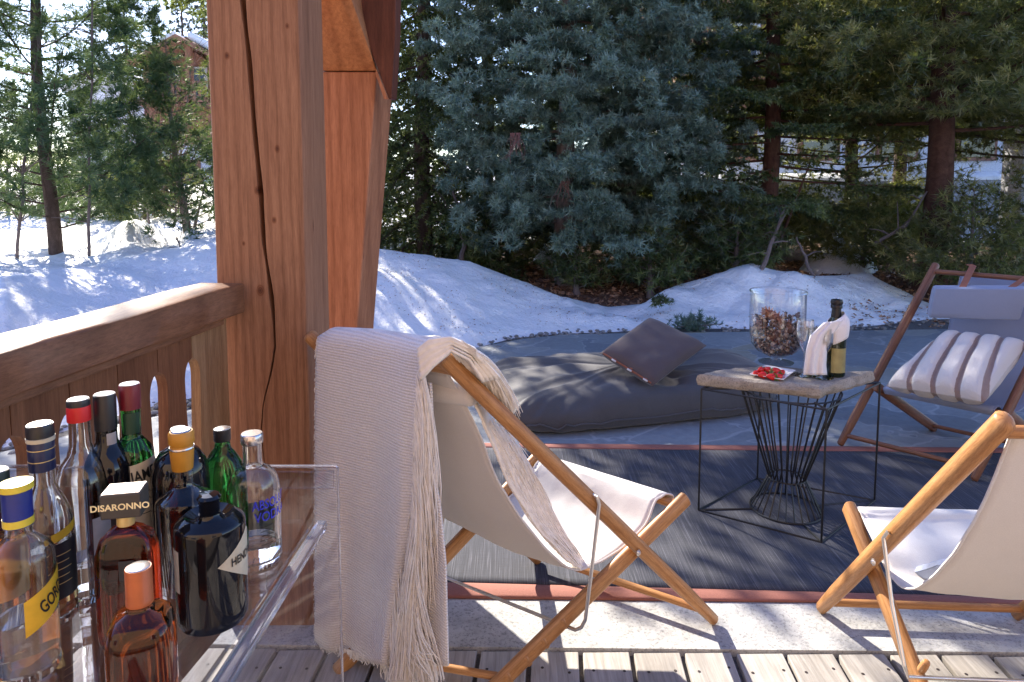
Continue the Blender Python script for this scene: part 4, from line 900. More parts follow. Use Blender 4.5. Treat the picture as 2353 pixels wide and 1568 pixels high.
pil = cushion('fur_pillow', pc, .17, M['stripefur'], None, 'cream fur pillow with thin brown stripes leaning in the blue grey deckchair', 'pillow', 44, .03, (5, .32), 3, tuple(pc[0]), .012)
# ================================================================== throw blanket on chair A
throw = thing('throw_blanket', (TA + T2A) / 2, 'cream ribbed knit throw with long fringe hanging over the back of the front deckchair', 'blanket')
def yd(px, off=0): return float(np.interp(px, [712, 1024], [T2A.y - .03, TA.y - .035])) - off
rows = []; K = 60
Lx = lambda py: float(np.interp(py, [760, 800, 1000, 1475], [733, 728, 726, 725]))
Rx = lambda py: float(np.interp(py, [760, 860, 1000, 1150, 1250, 1400, 1530], [1000, 966, 958, 955, 948, 925, 905]))
def tz(px): return float(np.interp(px, [728, 755, 850, 960, 1010], [776, 757, 762, 779, 776]))
for i in range(K + 1):
    v = i / K; row = []
    for j in range(41):
        u = j / 40; t0 = tz(728 + u * 260); yb0 = float(np.interp(u, [0, .1, .5, 1], [1472, 1490, 1515, 1532]))
        py = t0 + (yb0 - t0) * v; px = Lx(py) + (Rx(py) - Lx(py)) * u
        fold = .022 * math.sin(u * 8 + v * 1.6) * v + .008 * math.sin(u * 19 - v * 2) * v + .014 * math.exp(-((u - .86) / .07) ** 2) * (.3 + v) + .004 * mnoise.noise(Vector((u * 4, v * 5, 0)))
        top = .035 * max(0, 1 - v * 22) ** 2
        row.append(D(px, py, yd(px, fold - top)))
    rows.append(row)
# turn over the bar: extra rows going back and down inside
back = []
for k in (5, 4, 3, 2, 1):
    back.append([p + Vector((.010 * k, .016 * k, -.0035 * k * k + .004 * k)) for p in rows[0]])
MB().grid(back + rows).build('front_panel', M['knit'], throw, True, solid=.007, soff=0, flatang=180)
rows = []
for i in range(31):
    v = i / 30; row = []
    for j in range(15):
        u = j / 14; py = 880 + (1530 - 880) * v; l = 930 if py < 1400 else 915; r_ = float(np.interp(py, [880, 1000, 1100, 1170, 1300, 1530], [990, 996, 1000, 1012, 1024, 1030])); px = l + (r_ - l) * u
        row.append(D(px, py, yd(px, -.03 + .012 * math.sin(u * 7))))
    rows.append(row)
MB().grid(rows).build('rear_panel', M['knit'], throw, True, solid=.007, soff=0, flatang=180)
# wrap of yarn over the near rail end
rows = []
for i in range(21):
    a = i / 20; row = []
    for j in range(13):
        u = j / 12; px = float(np.interp(a, [0, .25, .5, .75, 1], [958 + 8 * u, 985 + 12 * u, 1035 + 2 * u, 1090 - 12 * u, 1150 - 42 * u])); py = float(np.interp(a, [0, .25, .5, .75, 1], [800 + 75 * u, 780 + 62 * u, 774 + 34 * u, 800 + 30 * u, 868 + 10 * u]))
        row.append(D(px, py, 1.655 + .05 * a - .03 * math.sin(math.pi * a) + .004 * math.sin(u * 26)))
    rows.append(row)
MB().grid(rows).build('rail_wrap', M['fringe'], throw, True, solid=.006, flatang=180)
rr = random.Random(4); mb = MB()
def strand(P, r0=.0015): mb.tube(P, [r0 * 1.0] * (len(P) - 1) + [r0 * .5], 4, cap=False)
def bez(a, b, c, d, n=7): return [a * (1 - t) ** 3 + b * 3 * t * (1 - t) ** 2 + c * 3 * t * t * (1 - t) + d * t ** 3 for t in [i / (n - 1) for i in range(n)]]
# fringe along the right edge, hanging
for i in range(950):
    py = rr.uniform(835, 1500); px = Rx(py) - rr.uniform(0, 10); L = rr.uniform(130, 330); 
    ex = min(1030, px + L * rr.uniform(.03, .17)); ey = min(1568 + rr.uniform(-10, 30), py + L)
    if py > 1100: ex = px - (ey - py) * rr.uniform(-.06, .12) * 1.0 + rr.uniform(-8, 24)
    y0_ = yd(px, rr.uniform(.0, .03)); w1, w2 = rr.uniform(-6, 10), rr.uniform(-10, 14)
    strand(bez(D(px, py, y0_), D(px + 14 + w1, py + (ey - py) * .25, y0_ - .012), D(ex + w2, py + (ey - py) * .7, y0_ - rr.uniform(-.01, .02)), D(ex, ey, y0_ - rr.uniform(-.01, .015))))
for i in range(120):      # bottom edge
    u = rr.random(); px = 730 + u * 180; py = 1478 + u * 52; y0_ = yd(px, .004); l = rr.uniform(6, 20) if u < .8 else rr.uniform(15, 50); strand(bez(D(px, py - 6, y0_), D(px + rr.uniform(-3, 3), py + l * .3, y0_), D(px + rr.uniform(-5, 5), py + l * .6, y0_), D(px + rr.uniform(-8, 8), py + l, y0_)), .0011)
for i in range(220):      # long lower tassels at the right foot of the throw
    px = rr.uniform(892, 960); py = rr.uniform(1300, 1500); ey = rr.uniform(1535, 1600); ex = float(np.interp(px, [892, 960], [900, 1010])) + rr.uniform(-14, 14); y0_ = yd(px, .015 + rr.random() * .02)
    strand(bez(D(px, py, y0_), D(px, py + 60, y0_ - .01), D(ex - 8, ey - 70, y0_ - .01), D(ex, ey, y0_)))
for i in range(260):      # fuzzy selvedge on the left
    py = rr.uniform(775, 1475); px = Lx(py); y0_ = yd(px, .002); strand([D(px + 2, py, y0_), D(px - rr.uniform(1, 4), py + rr.uniform(2, 6), y0_), D(px - rr.uniform(2, 6), py + rr.uniform(6, 14), y0_)], .0007)
def edge_pt(s):   # near edge of the sling, between image points
    u = s * (len(sA) - 1); i = min(int(u), len(sA) - 2); f = u - i; return (sA[i][0] + (sA[i + 1][0] - sA[i][0]) * f, sA[i][1] + (sA[i + 1][1] - sA[i][1]) * f)
for i in range(700):      # over the rail and down on its right side (sunlit)
    s = rr.random(); a = (rr.uniform(1020, 1095), 0); px = a[0]; py = float(np.interp(px, [1020, 1060, 1095], [786, 790, 812])) + rr.uniform(-8, 8)
    L = rr.uniform(60, 190); ex = px + L * rr.uniform(.45, .62); ey = py + L * rr.uniform(.66, .92); ex += rr.uniform(-6, 12)
    Y0 = 1.66; Y1 = 1.66 + L / 190 * .15; m = rr.uniform(0, 14)
    strand(bez(D(px, py, Y0), D(px + (ex - px) * .35 + m, py + (ey - py) * .22, lp(Y0, Y1, .3)), D(px + (ex - px) * .75 + m, py + (ey - py) * .62, lp(Y0, Y1, .7) + .02), D(ex, ey, Y1 + rr.uniform(0, .05))))
for i in range(800):      # down inside the chair, following the sling
    s = rr.uniform(.14, .56); e = edge_pt(s); w_ = rr.random() ** .8; width = float(np.interp(s, [.14, .25, .4, .56], [60, 92, 74, 34])); p0 = npA(e[0] + 4 + w_ * width * .6, e[1] - w_ * width * .35, .05 + .05 * w_)
    s2 = min(.62, s + rr.uniform(.08, .2)); e2 = edge_pt(s2); wd2 = float(np.interp(s2, [.14, .25, .4, .62], [60, 92, 74, 20])); w2 = max(0, w_ + rr.uniform(-.2, .2)); p1 = npA(e2[0] + 4 + w2 * wd2 * .6, e2[1] - w2 * wd2 * .35, .05 + .05 * w2)
    strand(bez(p0, lp(p0, p1, .33) + Vector((rr.uniform(-.01, .012), 0, rr.uniform(-.005, .012))), lp(p0, p1, .66) + Vector((rr.uniform(-.01, .015), 0, rr.uniform(-.005, .012))), p1))
mb.build('fringe', M['fringe'], throw, True)
# inner end of the throw lying on the sling
rows = []
for i in range(25):
    s = .10 + i / 24 * .47; e = edge_pt(s); wdt = float(np.interp(s, [.1, .25, .4, .57], [40, 50, 40, 12])); a = npA(e[0] + 3, e[1] - 2, .045); b = npA(e[0] + wdt * .6, e[1] - wdt * .35, .12)
    rows.append([lp(a, b, t) + Vector((0, 0, .008 + .004 * math.sin(t * 9 + i))) for t in np.linspace(0, 1, 9)])
MB().grid(rows).build('inner_panel', M['fringe'], throw, True, solid=.006, flatang=180)
# ================================================================== beanbag and cushion
def bag():
    NL, NR, BR, BL = G(1165, 1020), G(1815, 952), Vector((1.62, 4.75, 0)), Vector((-.22, 4.6, 0))
    NL.z = 0; NR.z = 0; cen = (NL + NR + BR + BL) / 4; rows = []; n = 120
    prof = [(0.0, 0), (.55, .0), (.9, .004), (.965, .03), (.995, .075), (1.0, .12), (.985, .165), (.94, .205), (.86, .232), (.74, .25), (.6, .26), (.45, .265), (.3, .268), (.15, .27), (0.0, .27)]
    for (r_, z) in prof:
        row = []
        for k in range(n):
            a = 2 * math.pi * k / n; e = .42; u = math.copysign(abs(math.cos(a)) ** e, math.cos(a)); v = math.copysign(abs(math.sin(a)) ** e, math.sin(a))
            u, v = u * r_, v * r_; p = ((NL * (1 - u) + NR * (1 + u)) / 2 * (1 - v) + (BL * (1 - u) + BR * (1 + u)) / 2 * (1 + v)) / 2
            zz_ = z * (1.0 + .14 * v + .10 * u)
            side = sstep((r_ - .7) / .3) * (z > .01)
            wr = .026 * mnoise.noise(Vector((u * 5, v * 5, z * 4))) + .010 * abs(mnoise.noise(Vector((u * 9 + v * 4, v * 3, 8)))) + .014 * mnoise.noise(Vector((u * 13, v * 13, 3))) + side * .018 * mnoise.noise(Vector((a * 9, z * 3, 1)))
            crease = -.075 * math.exp(-((u - .22 - .10 * v + .05 * math.sin(v * 5)) / .045) ** 2) * sstep((.2 - v) / .8) * (z > .1) - .05 * math.exp(-((u - .06 + .16 * v) / .04) ** 2) * sstep((-.1 - v) / .6) * (z > .1)
            dent = -.02 * math.exp(-((u - .35) / .22) ** 2 - ((v - .0) / .3) ** 2)
            p = Vector((p.x, p.y, max(0.0, zz_ + (wr + crease + dent) * (z > .01)))); p += (p - cen).normalized() * wr * .8 * (0 < z); row.append(p)
        rows.append(row)
    mb = MB(); mb.grid(rows, close=True)
    t = thing('bean_bag', cen, 'large flat charcoal outdoor bean bag lying on the terrace', 'bean bag'); mb.build('cover', M['beanbag'], t, True, flatang=180, sub=1)
    mb = MB(); ri = 4; k0, k1 = 62, 118; mb.tube([rows[ri][k] + (rows[ri][k] - cen).normalized() * .004 for k in range(k0, k1)], .0055, 6); mb.build('seam', M['beanbag'], t)
bag()
cq = [D(1378, 812, 4.10), D(1500, 888, 3.90), D(1624, 795, 4.2), D(1491, 731, 4.42)]
cu = thing('scatter_cushion', cq[1], 'square slate brown cushion with leather tabs leaning on the bean bag', 'cushion')
cushion('pad', cq, .13, M['cushion'], cu, None, None, 30, .05, None, 8)
mb = MB(); mb.tube([lp(cq[0], cq[1], t) + Vector((0, -.006, .004 - .012 * math.sin(math.pi * t) * 0)) + (sum(cq, Vector()) / 4 - lp(cq[0], cq[1], t)) * .05 * 1.0 for t in np.linspace(.02, .97, 12)], .006, 8); mb.build('piping', M['leather'], cu)
for t_ in (.22, .53, .84):
    a = lp(cq[0], cq[1], t_) + (sum(cq, Vector()) / 4 - lp(cq[0], cq[1], t_)) * .05 + Vector((0, -.012, .002)); inw = (lp(cq[3], cq[2], t_) - lp(cq[0], cq[1], t_)).normalized()
    b = a + inw * .075 + Vector((0, -.02, 0)); s = (cq[1] - cq[0]).normalized() * .007; mb = MB(); mb.grid([[a - s, a + s], [lp(a, b, .5) - s + Vector((0, -.014, 0)), lp(a, b, .5) + s + Vector((0, -.014, 0))], [b - s, b + s]]); tg = mb.build('leather_tab', M['leather'], cu, False, solid=.003)
    MB().tube([a - s * 1.6 + Vector((0, -.012, 0)), a + s * 1.8 + Vector((0, -.012, 0))], .006, 8, round_end=.004).build('toggle', M['canvas'], tg)
# ================================================================== wire table
zt_ = .513
fN = G(1887, 1253); fL = G(1605, 1178); fR = G(2009, 1156); fB = G(1740, 1105)
tabc = (fL + fR + fN + fB) / 4; zf = D(1891, 942, fN.y).z
table = thing('wire_table', tabc, 'side table with a thick rough stone top on a black wire hourglass base', 'table')
topc = [Vector((f.x, f.y, zf)) for f in (fN, fL, fB, fR)]; botc = [Vector((f.x, f.y, .012)) for f in (fN, fL, fB, fR)]
mb = MB()
for k in range(4):
    mb.tube([botc[k], topc[k]], .0042, 8); mb.tube([botc[k], botc[(k + 1) % 4]], .0042, 8); mb.tube([topc[k], topc[(k + 1) % 4]], .0042, 8)
ctr = G(1805, 1174); ctr.z = .012; RB, RW, RT = .145, .074, .20; zw = .15
for k in range(4):
    d = (botc[k] - ctr); mb.tube([botc[k], ctr + d.normalized() * RB], .0042, 8); tc = ctr + Vector((0, 0, zf - .012)); d = topc[k] - tc; mb.tube([topc[k], tc + d.normalized() * RT], .0042, 8)
mb.build('corner_frame', M['black_wire'], table)
for nm, r_, z in (('base_ring', RB, .014), ('waist_ring', RW, zw), ('top_ring', RT, zf - .004)):
    mb = MB(); mb.tube([(ctr.x + r_ * math.cos(a), ctr.y + r_ * math.sin(a), z) for a in np.linspace(0, 2 * math.pi, 49)], .0036, 8); mb.build(nm, M['black_wire'], table)
for k in range(26):
    a = 2 * math.pi * k / 26; da = .10; mb = MB(); P_ = []
    for j in range(0, 9):
        t = j / 8; z = .014 + (zf - .018) * t
        r_ = RB + (RW - RB) * (z / zw) if z < zw else RW + (RT - RW) * ((z - zw) / (zf - zw)); P_.append((ctr.x + r_ * math.cos(a), ctr.y + r_ * math.sin(a), z))
    P_.insert(3, (ctr.x + RW * math.cos(a), ctr.y + RW * math.sin(a), zw)); P_ = sorted(P_, key=lambda p: p[2]); mb.tube(P_, .0033, 6); mb.build('wire_rod', M['black_wire'], table)
# rough stone top
zb0 = zf + .004; th = .052
oc = [G(1886, 922, zb0), G(1598, 888, zb0), G(1655, 848, zb0 + th), G(1765, 838, zb0 + th), G(1985, 858, zb0 + th), G(2012, 880, zb0)]
oc = [Vector((p.x, p.y, 0)) for p in oc]; out = []
rr2 = random.Random(12)
for a, b in zip(oc, oc[1:] + oc[:1]):
    for k in range(14): out.append(lp(a, b, k / 14))
cen = sum(out, Vector()) / len(out); n = len(out)
def jag(i, s, l): p = out[i]; d = (p - cen).normalized(); return d * (.010 * mnoise.noise(Vector((i * .35, l * 2.1, s))) + .005 * mnoise.noise(Vector((i * 1.3, l * 5, s))))
lv = [(0, -.030, .0), (.0, -.012, .10), (.0, -.004, .35), (0, -.006, .6), (0, -.010, .85), (0, -.020, 1.0)]
rows = [[cen + Vector((0, 0, zb0)) for i in range(n)]]
for (q0, ins, h) in lv: rows.append([out[i] + jag(i, 1, h) + (out[i] - cen).normalized() * ins + Vector((0, 0, zb0 + th * h + (.004 * mnoise.noise(Vector((i * .5, h * 3, 9))) if 0 < h else 0))) for i in range(n)])
for s in (.85, .65, .45, .25, 0): rows.append([cen + (out[i] - cen) * s + Vector((0, 0, zb0 + th + .003 * mnoise.noise(Vector((out[i].x * s * 30, out[i].y * s * 30, 2))) * (s > 0))) for i in range(n)])
MB().grid(rows, close=True).build('stone_top', M['slab'], table, True, flatang=32)
ZT = zb0 + th + .001
# ---- things on the table
M['clear'] = glass('clear glass'); M['flute'] = thinglass('sparkling flute glass', (.95, .96, .97), 2.4); M['thin'] = thinglass('thin clear glass', (.985, .99, .99))
def shell(o, t_=.003, zb=.004):      # hollow vessel: outer wall up, inner wall down
    inner = [(max(0, r_ - t_), z) for r_, z in o if z > zb + 1e-6][::-1]; return o + inner + [(0, inner[-1][1] if inner[-1][0] > 0 else zb)]
vc = G(1783, 833, ZT); vs = proj(vc)[2] / 1600
vase = thing('glass_vase', vc, 'tall clear glass hurricane vase on a short foot, filled with dried seed pods', 'vase')
vR = 61 * vs; vH = D(1785, 668, vc.y).z - ZT
pf = [(0, 0), (.62, 0), (.64, .012), (.50, .03), (.22, .05), (.20, .075), (.40, .11), (.72, .17), (.92, .27), (.985, .40), (1.0, .6), (1.0, .96), (1.03, .985), (1.01, 1.0)]
mb = MB(); mb.lathe([(r_ * vR, z * vH) for r_, z in pf] + [(r_ * vR - .004, z * vH) for r_, z in pf[::-1] if z > .1] + [(0, .10 * vH)], vc, 48); mb.build('bowl', M['thin'], vase)
r = np.random.default_rng(5); pts = []
while len(pts) < 900:
    a = r.uniform(0, 2 * math.pi); z = r.uniform(.13, .77) ; R_ = np.interp(z, [.12, .17, .27, .4], [.35, .66, .86, .93]) * vR; rad = R_ * math.sqrt(r.random()) * .97
    if z > .60 + .12 * math.sin(a * 2 + 1) * rad / R_: continue
    if rad < R_ * .75 and r.random() < .5 and z < .55: continue
    pts.append((rad * math.cos(a), rad * math.sin(a), z * vH))
mb = MB(); rp = random.Random(2)
for p in pts:
    s = rp.uniform(.005, .009); mb.m = rp.choice((0, 0, 1, 2)); rot = Matrix.Rotation(rp.uniform(0, 3), 3, 'X') @ Matrix.Rotation(rp.uniform(0, 3), 3, 'Y'); mb.lathe([(0, -s), (s * .7, -s * .5), (s * .8, s * .1), (s * .3, s * .9), (0, s)], vc + Vector(p), 6, xf=rot)
pt_ = mb.build('seed_pods', [plain('brown seed pod', (.17, .085, .055), .6), plain('pale dried pod', (.50, .37, .29), .7), plain('dark seed pod', (.05, .03, .025), .5)], None, False, origin=tuple(vc)); tag(pt_, 'brown and pale dried seed pods filling the glass vase', 'seed pods', kind='stuff')
M['cone'] = plain('reddish pine cone', (.33, .14, .09), .6)
for k, (px, py, s) in enumerate(((1768, 722, .034), (1790, 738, .036), (1812, 752, .03), (1745, 742, .026), (1778, 770, .032))):
    c = D(px, py, vc.y - .03 + .02 * (k % 2)); mb = MB(); rot = Matrix.Rotation(.5 * k - 1, 3, 'Y')
    mb.lathe([(0, -s), (s * .5, -s * .8), (s * .62, -s * .1), (s * .3, s * .7), (0, s)], c, 10, xf=rot)
    for i in range(46):
        a = i * 2.4; z = -s + 2 * s * i / 46; q_ = math.sqrt(max(0, 1 - (z / s) ** 2)) * s * .62; d = Vector((math.cos(a), math.sin(a), .5)); b = Vector((q_ * math.cos(a), q_ * math.sin(a), z)); t_ = Vector((-math.sin(a), math.cos(a), 0)) * s * .2
        mb.add([c + rot @ (b * .7 - t_), c + rot @ (b * .7 + t_), c + rot @ (b + d * s * .28 + t_ * .6), c + rot @ (b + d * s * .28 - t_ * .6)], [(0, 1, 2, 3)])
    tag(mb.build('pine_cone', M['cone'], None, False, origin=tuple(c)), ['reddish pine cone at the top of the vase filling, second from left', 'largest reddish pine cone in the middle of the vase', 'reddish pine cone on the right side of the vase filling', 'small pine cone at the upper left of the vase filling', 'lowest pine cone pressed against the vase glass'][k], 'pine cone', 'pine cones in the glass vase')
# plate with strawberries
M['porcelain'] = plain('white porcelain', (.82, .80, .82), .15, 0, .02)
a_, b_, c_, d_ = G(1722, 866, ZT), G(1800, 879, ZT), G(1829, 857, ZT), G(1757, 845, ZT); pcn = (a_ + b_ + c_ + d_) / 4
plate = thing('square_plate', pcn, 'small square white plate holding the strawberries', 'plate')
def ringq(s, z): return [pcn + (p - pcn) * s + Vector((0, 0, z)) for p in (a_, b_, c_, d_)]
mb = MB(); mb.grid([ringq(.0, .0005), ringq(.7, .0005), ringq(1, .010), ringq(1.0, .013), ringq(.68, .0045), ringq(0, .004)], close=True); mb.build('dish', M['porcelain'], plate, False, bevel=.002)
def berry():
    t = NT('ripe strawberry'); vo = t.n('TexVoronoi', {'Vector': t.coord(), 'Scale': 420.0}).outputs['Distance']; col = t.ramp(vo, [(.0, (.75, .45, .12)), (.16, (.62, .02, .012)), (.6, (.55, .012, .01))]); t.bump(vo, .3, .001); return t.base(col, .25, 0)
M['berry'] = berry(); M['calyx'] = plain('fresh green leaf', (.08, .20, .04), .5); M['calyx_pale'] = plain('pale green leaf', (.35, .42, .18), .5)
bp = [(1738, 858, -2.6, .9), (1752, 862, -2.9, 1.0), (1772, 866, 3.0, .95), (1790, 866, .5, .95), (1764, 850, 2.2, .95), (1782, 852, .2, .95), (1797, 856, .6, .85), (1748, 850, -2.4, .85)]
bl = ['strawberry at the left end of the plate', 'long strawberry lying at the front left of the plate', 'strawberry at the front middle of the plate', 'strawberry with green leaves at the front right corner of the plate', 'strawberry on top left of the heap', 'strawberry on top of the heap in the middle', 'strawberry at the right end of the plate', 'strawberry behind the leftmost berries with green leaves']
for (px, py, ang, k), lb in zip(bp, bl):
    z0 = ZT + .013 + (.014 if py < 854 else 0); c = G(px, py, z0); s = .0235 * k; rot = Matrix.Rotation(ang, 3, 'Z') @ Matrix.Rotation(R(82), 3, 'Y')
    t = thing('strawberry', c, lb, 'strawberry', 'strawberries on the plate')
    MB().lathe([(0, -s * .75), (s * .35, -s * .72), (s * .62, -s * .4), (s * .64, -s * .1), (s * .48, s * .4), (s * .2, s * .85), (0, s)], c, 16, xf=rot).build('fruit', M['berry'], t)
    mb = MB()
    for j in range(7):
        a = j * .9; u = Vector((math.cos(a), math.sin(a), 0)); v = Vector((-math.sin(a), math.cos(a), 0)); o = Vector((0, 0, -s * .76))
        mb.add([c + rot @ p for p in (o, o + u * s * .4 + v * s * .16 + Vector((0, 0, -s * .1)), o + u * s * .85 + Vector((0, 0, s * .12)), o + u * s * .4 - v * s * .16 + Vector((0, 0, -s * .1)))], [(0, 1, 2, 3)])
    mb.build('calyx', M['calyx_pale'] if k in (.95,) and py < 853 else M['calyx'], t, False, solid=.0006)
# champagne bottle, napkin, flutes
bc = G(1916, 862, ZT); bs_ = proj(bc)[2] / 1600; bR = 23.5 * bs_; bH = D(1912, 688, bc.y).z - ZT
M['green_glass'] = plain('dark green bottle glass', (.012, .018, .006), .06, 0, 0, 5, 0); M['foil'] = plain('black foil capsule', (.012, .010, .012), .35, .3, .1, 60, .5); M['gold_label'] = plain('olive gold label', (.30, .25, .10), .4, .2)
bt = thing('champagne_bottle', bc, 'dark champagne bottle with black foil neck wrapped in a napkin', 'bottle')
MB().lathe([(0, 0), (.92 * bR, 0), (bR, .02 * bH), (bR, .52 * bH), (.86 * bR, .62 * bH), (.55 * bR, .71 * bH), (.44 * bR, .78 * bH), (.40 * bR, .86 * bH)], bc, 32).build('glass_body', M['green_glass'], bt)
MB().lathe([(.45 * bR, .73 * bH), (.47 * bR, .78 * bH), (.42 * bR, .88 * bH), (.52 * bR, .885 * bH), (.54 * bR, .92 * bH), (.50 * bR, .93 * bH), (.58 * bR, .96 * bH), (.5 * bR, .995 * bH), (0, bH)], bc, 24).build('foil_capsule', M['foil'], bt)
def patch(c, r_, a0, a1, z0, z1, n=16, skew=0, m=2, lift=.0006):
    return MB().grid([[Vector((c.x + (r_ + lift) * math.cos(a), c.y + (r_ + lift) * math.sin(a), c.z + z0 + (z1 - z0) * t + skew * (a - a0) / (a1 - a0))) for a in np.linspace(a0, a1, n)] for t in np.linspace(0, 1, m)])
patch(bc, bR, -2.3, -.7, .06 * bH, .38 * bH).build('label', M['gold_label'], bt)
nap = thing('napkin', bc, 'pale mauve cotton napkin draped round the champagne bottle', 'napkin')
rows = []
for i in range(9):
    t = i / 8; r_ = (1.10 + .08 * math.sin(t * 3)) * bR * (1 if t < .7 else 1 - (t - .7) * 1.2); rows.append([bc + Vector((r_ * math.cos(a) * (1 + .04 * math.sin(a * 7)), r_ * math.sin(a) * (1 + .04 * math.sin(a * 5)), bH * (.47 + .30 * t) + .022 * math.cos(a) )) for a in np.linspace(-3.6, 2.3, 40)])
MB().grid(rows).build('wrap', M['napkin'], nap, True, solid=.003)
rows = []
for i in range(21):
    t = i / 20; row = []
    for j in range(25):
        u = j / 24; px = float(np.interp(t, [0, .25, .5, .8, 1], [1893, 1862, 1852, 1848, 1846])) + u * float(np.interp(t, [0, .25, .5, .8, 1], [44, 52, 48, 50, 54])); py = float(np.interp(t, [0, .25, .5, .8, 1], [742, 772, 805, 840, 862])) - u * 6 * (1 - t)
        row.append(D(px, py, bc.y - .062 - .006 * math.sin(u * 15 + t * 2) * (.4 + t) - .012 * math.sin(math.pi * u)))
    rows.append(row)
MB().grid(rows).build('hanging_end', M['napkin'], nap, True, solid=.003)
for k, (px, py, tp, wpx, lb) in enumerate(((1846, 863, 735, 20, 'champagne flute standing between the vase and the napkin'), (1890, 868, 752, 21, 'champagne flute in front of the champagne bottle'), (1872, 856, 757, 18, 'champagne flute half hidden behind the napkin'))):
    c = G(px, py, ZT); s = proj(c)[2] / 1600; fR = wpx * s; fH = D(px, tp, c.y).z - ZT; t = thing('champagne_flute', c, lb, 'flute', 'champagne flutes on the wire table')
    pf = [(0, 0), (1.1, 0), (1.12, .01), (.5, .02), (.12, .05), (.10, .40), (.2, .45), (.62, .55), (.92, .68), (1.0, .82), (.9, 1.0)]
    MB().lathe([(a * fR, b * fH) for a, b in pf] + [(a * fR - .0016, b * fH) for a, b in pf[::-1] if b > .44] + [(0, .46 * fH)], c, 28).build('glass', M['flute'], t)
# ================================================================== acrylic bar cart with bottles
ZS = .80
M['acrylic'] = thinglass('clear acrylic sheet', (.93, .94, .97), 1.0); M['acrylic_edge'] = NT('polished acrylic edge').base((.80, .80, .88), .12, 0, Transmission_Weight=.85, IOR=1.25)
e0 = G(750, 1195, ZS); e1 = G(520, 1568, ZS); sx = (e0.x - e1.x) / (e0.y - e1.y)
yb1, yf1 = e0.y + .005, .66
def ex(y): return e0.x + sx * (y - e0.y)
cart = thing('bar_cart', (ex(1.0) - .3, 1.0, 0), 'clear acrylic bar cart holding the crowd of liquor bottles', 'bar cart')
XLc = -1.15; th = .010
MB().prism([(XLc, yf1, ZS - th), (ex(yf1) - .03, yf1, ZS - th), (ex(yb1) - .024, yb1, ZS - th), (XLc, yb1, ZS - th)], (0, 0, th - .0015)).build('shelf', M['acrylic'], cart, False)
MB().prism([(ex(yf1) - .022, yf1, ZS - .020), (ex(yf1), yf1, ZS - .020), (ex(yb1), yb1, ZS - .020), (ex(yb1) - .018, yb1, ZS - .020)], (0, 0, .018)).build('shelf_edge', M['acrylic_edge'], cart, False, bevel=.003)
xb = D(773, 1080, yb1 + .03).x; zt2 = D(700, 1076, yb1 + .03).z
MB().prism([(XLc, yb1 + .03, .03), (xb, yb1 + .03, .03), (xb, yb1 + .03, zt2), (XLc, yb1 + .03, zt2)], (0, .008, 0)).build('back_panel', M['acrylic'], cart, False, bevel=.0015)
mb = MB(); mb.box(((XLc + xb) / 2, yb1 + .034, zt2 + .0015), (xb - XLc, .009, .003)); mb.build('panel_top_edge', M['acrylic_edge'], cart, False)
mb = MB(); mb.box((xb + .0012, yb1 + .034, (zt2 + .03) / 2), (.0024, .009, zt2 - .03)); mb.build('panel_side_edge', M['acrylic_edge'], cart, False)
mb = MB(); z1 = D(700, 1122, yb1 + .02).z; mb.box(((XLc + xb) / 2, yb1 + .018, (zt2 + z1) / 2), (xb - XLc - .004, .010, (zt2 - z1))); mb.build('reflection_band', M['acrylic'], cart, False, bevel=.002)  # clear strip added in the shape of a reflection along the panel
MB().prism([(XLc, yf1, .20), (ex(yf1) - .03, yf1, .20), (ex(yb1) - .024, yb1, .20), (XLc, yb1, .20)], (0, 0, .008)).build('lower_shelf', M['acrylic'], cart, False)
# ---- writing
def text_tris(s, size, shear=0, bold=0):
    cu = bpy.data.curves.new('txt', 'FONT'); cu.body = s; cu.size = size; cu.shear = shear; cu.offset = bold; cu.align_x = 'CENTER'; cu.align_y = 'CENTER'; cu.resolution_u = 3
    o = bpy.data.objects.new('txt', cu); sc.collection.objects.link(o); dg = bpy.context.evaluated_depsgraph_get(); dg.update()
    me = o.evaluated_get(dg).to_mesh(); V = [v.co.copy() for v in me.vertices]; F = [list(p.vertices) for p in me.polygons]
    o.evaluated_get(dg).to_mesh_clear(); bpy.data.objects.remove(o); bpy.data.curves.remove(cu); return V, F
def wrap_text(s, c, r_, a, z, size, mat, parent, name='lettering', tilt=0, shear=0, bold=0, lift=.0014, ysc=1.15, xsc=1.0):
    V, F = text_tris(s, size, shear, bold); P = []
    for v in V:
        vx = v.x * xsc; x, y = vx * math.cos(tilt) - v.y * ysc * math.sin(tilt), vx * math.sin(tilt) + v.y * ysc * math.cos(tilt); b = a + x / r_; P.append((c.x + (r_ + lift) * math.cos(b), c.y + (r_ + lift) * math.sin(b), c.z + z + y))
    return MB().add(P, F).build(name, mat, parent, False)
def flat_text(s, o, ux, uz, size, mat, parent, bold=0):
    V, F = text_tris(s, size, 0, bold); return MB().add([o + ux * v.x + uz * v.y for v in V], F).build('lettering', mat, parent, False)
ink = plain('black ink', (.012, .012, .012), .5); M['ink_blue'] = plain('blue print', (.02, .03, .50), .4); M['ink_gold'] = plain('gold print', (.75, .55, .22), .35, .3); M['ink_white'] = plain('white print', (.8, .8, .75), .5)
M['amber'] = glass('dark amber spirit', (.36, .075, .012)); M['redamber'] = glass('red amber liqueur', (.42, .045, .014)); M['green'] = glass('green bottle glass', (.06, .42, .08)); M['whisky'] = glass('golden spirit', (.80, .50, .16))
M['thin_bottle'] = thinglass('clear flint glass', (.96, .97, .97), 1.3); M['blackglass'] = plain('black bottle glass', (.006, .006, .008), .04, 0, 0, 5, 0); M['bottle_clear'] = glass('clear bottle glass', (.97, .985, .98)); M['vodka'] = glass('clear spirit', (.98, .99, .99), 0, 1.36)
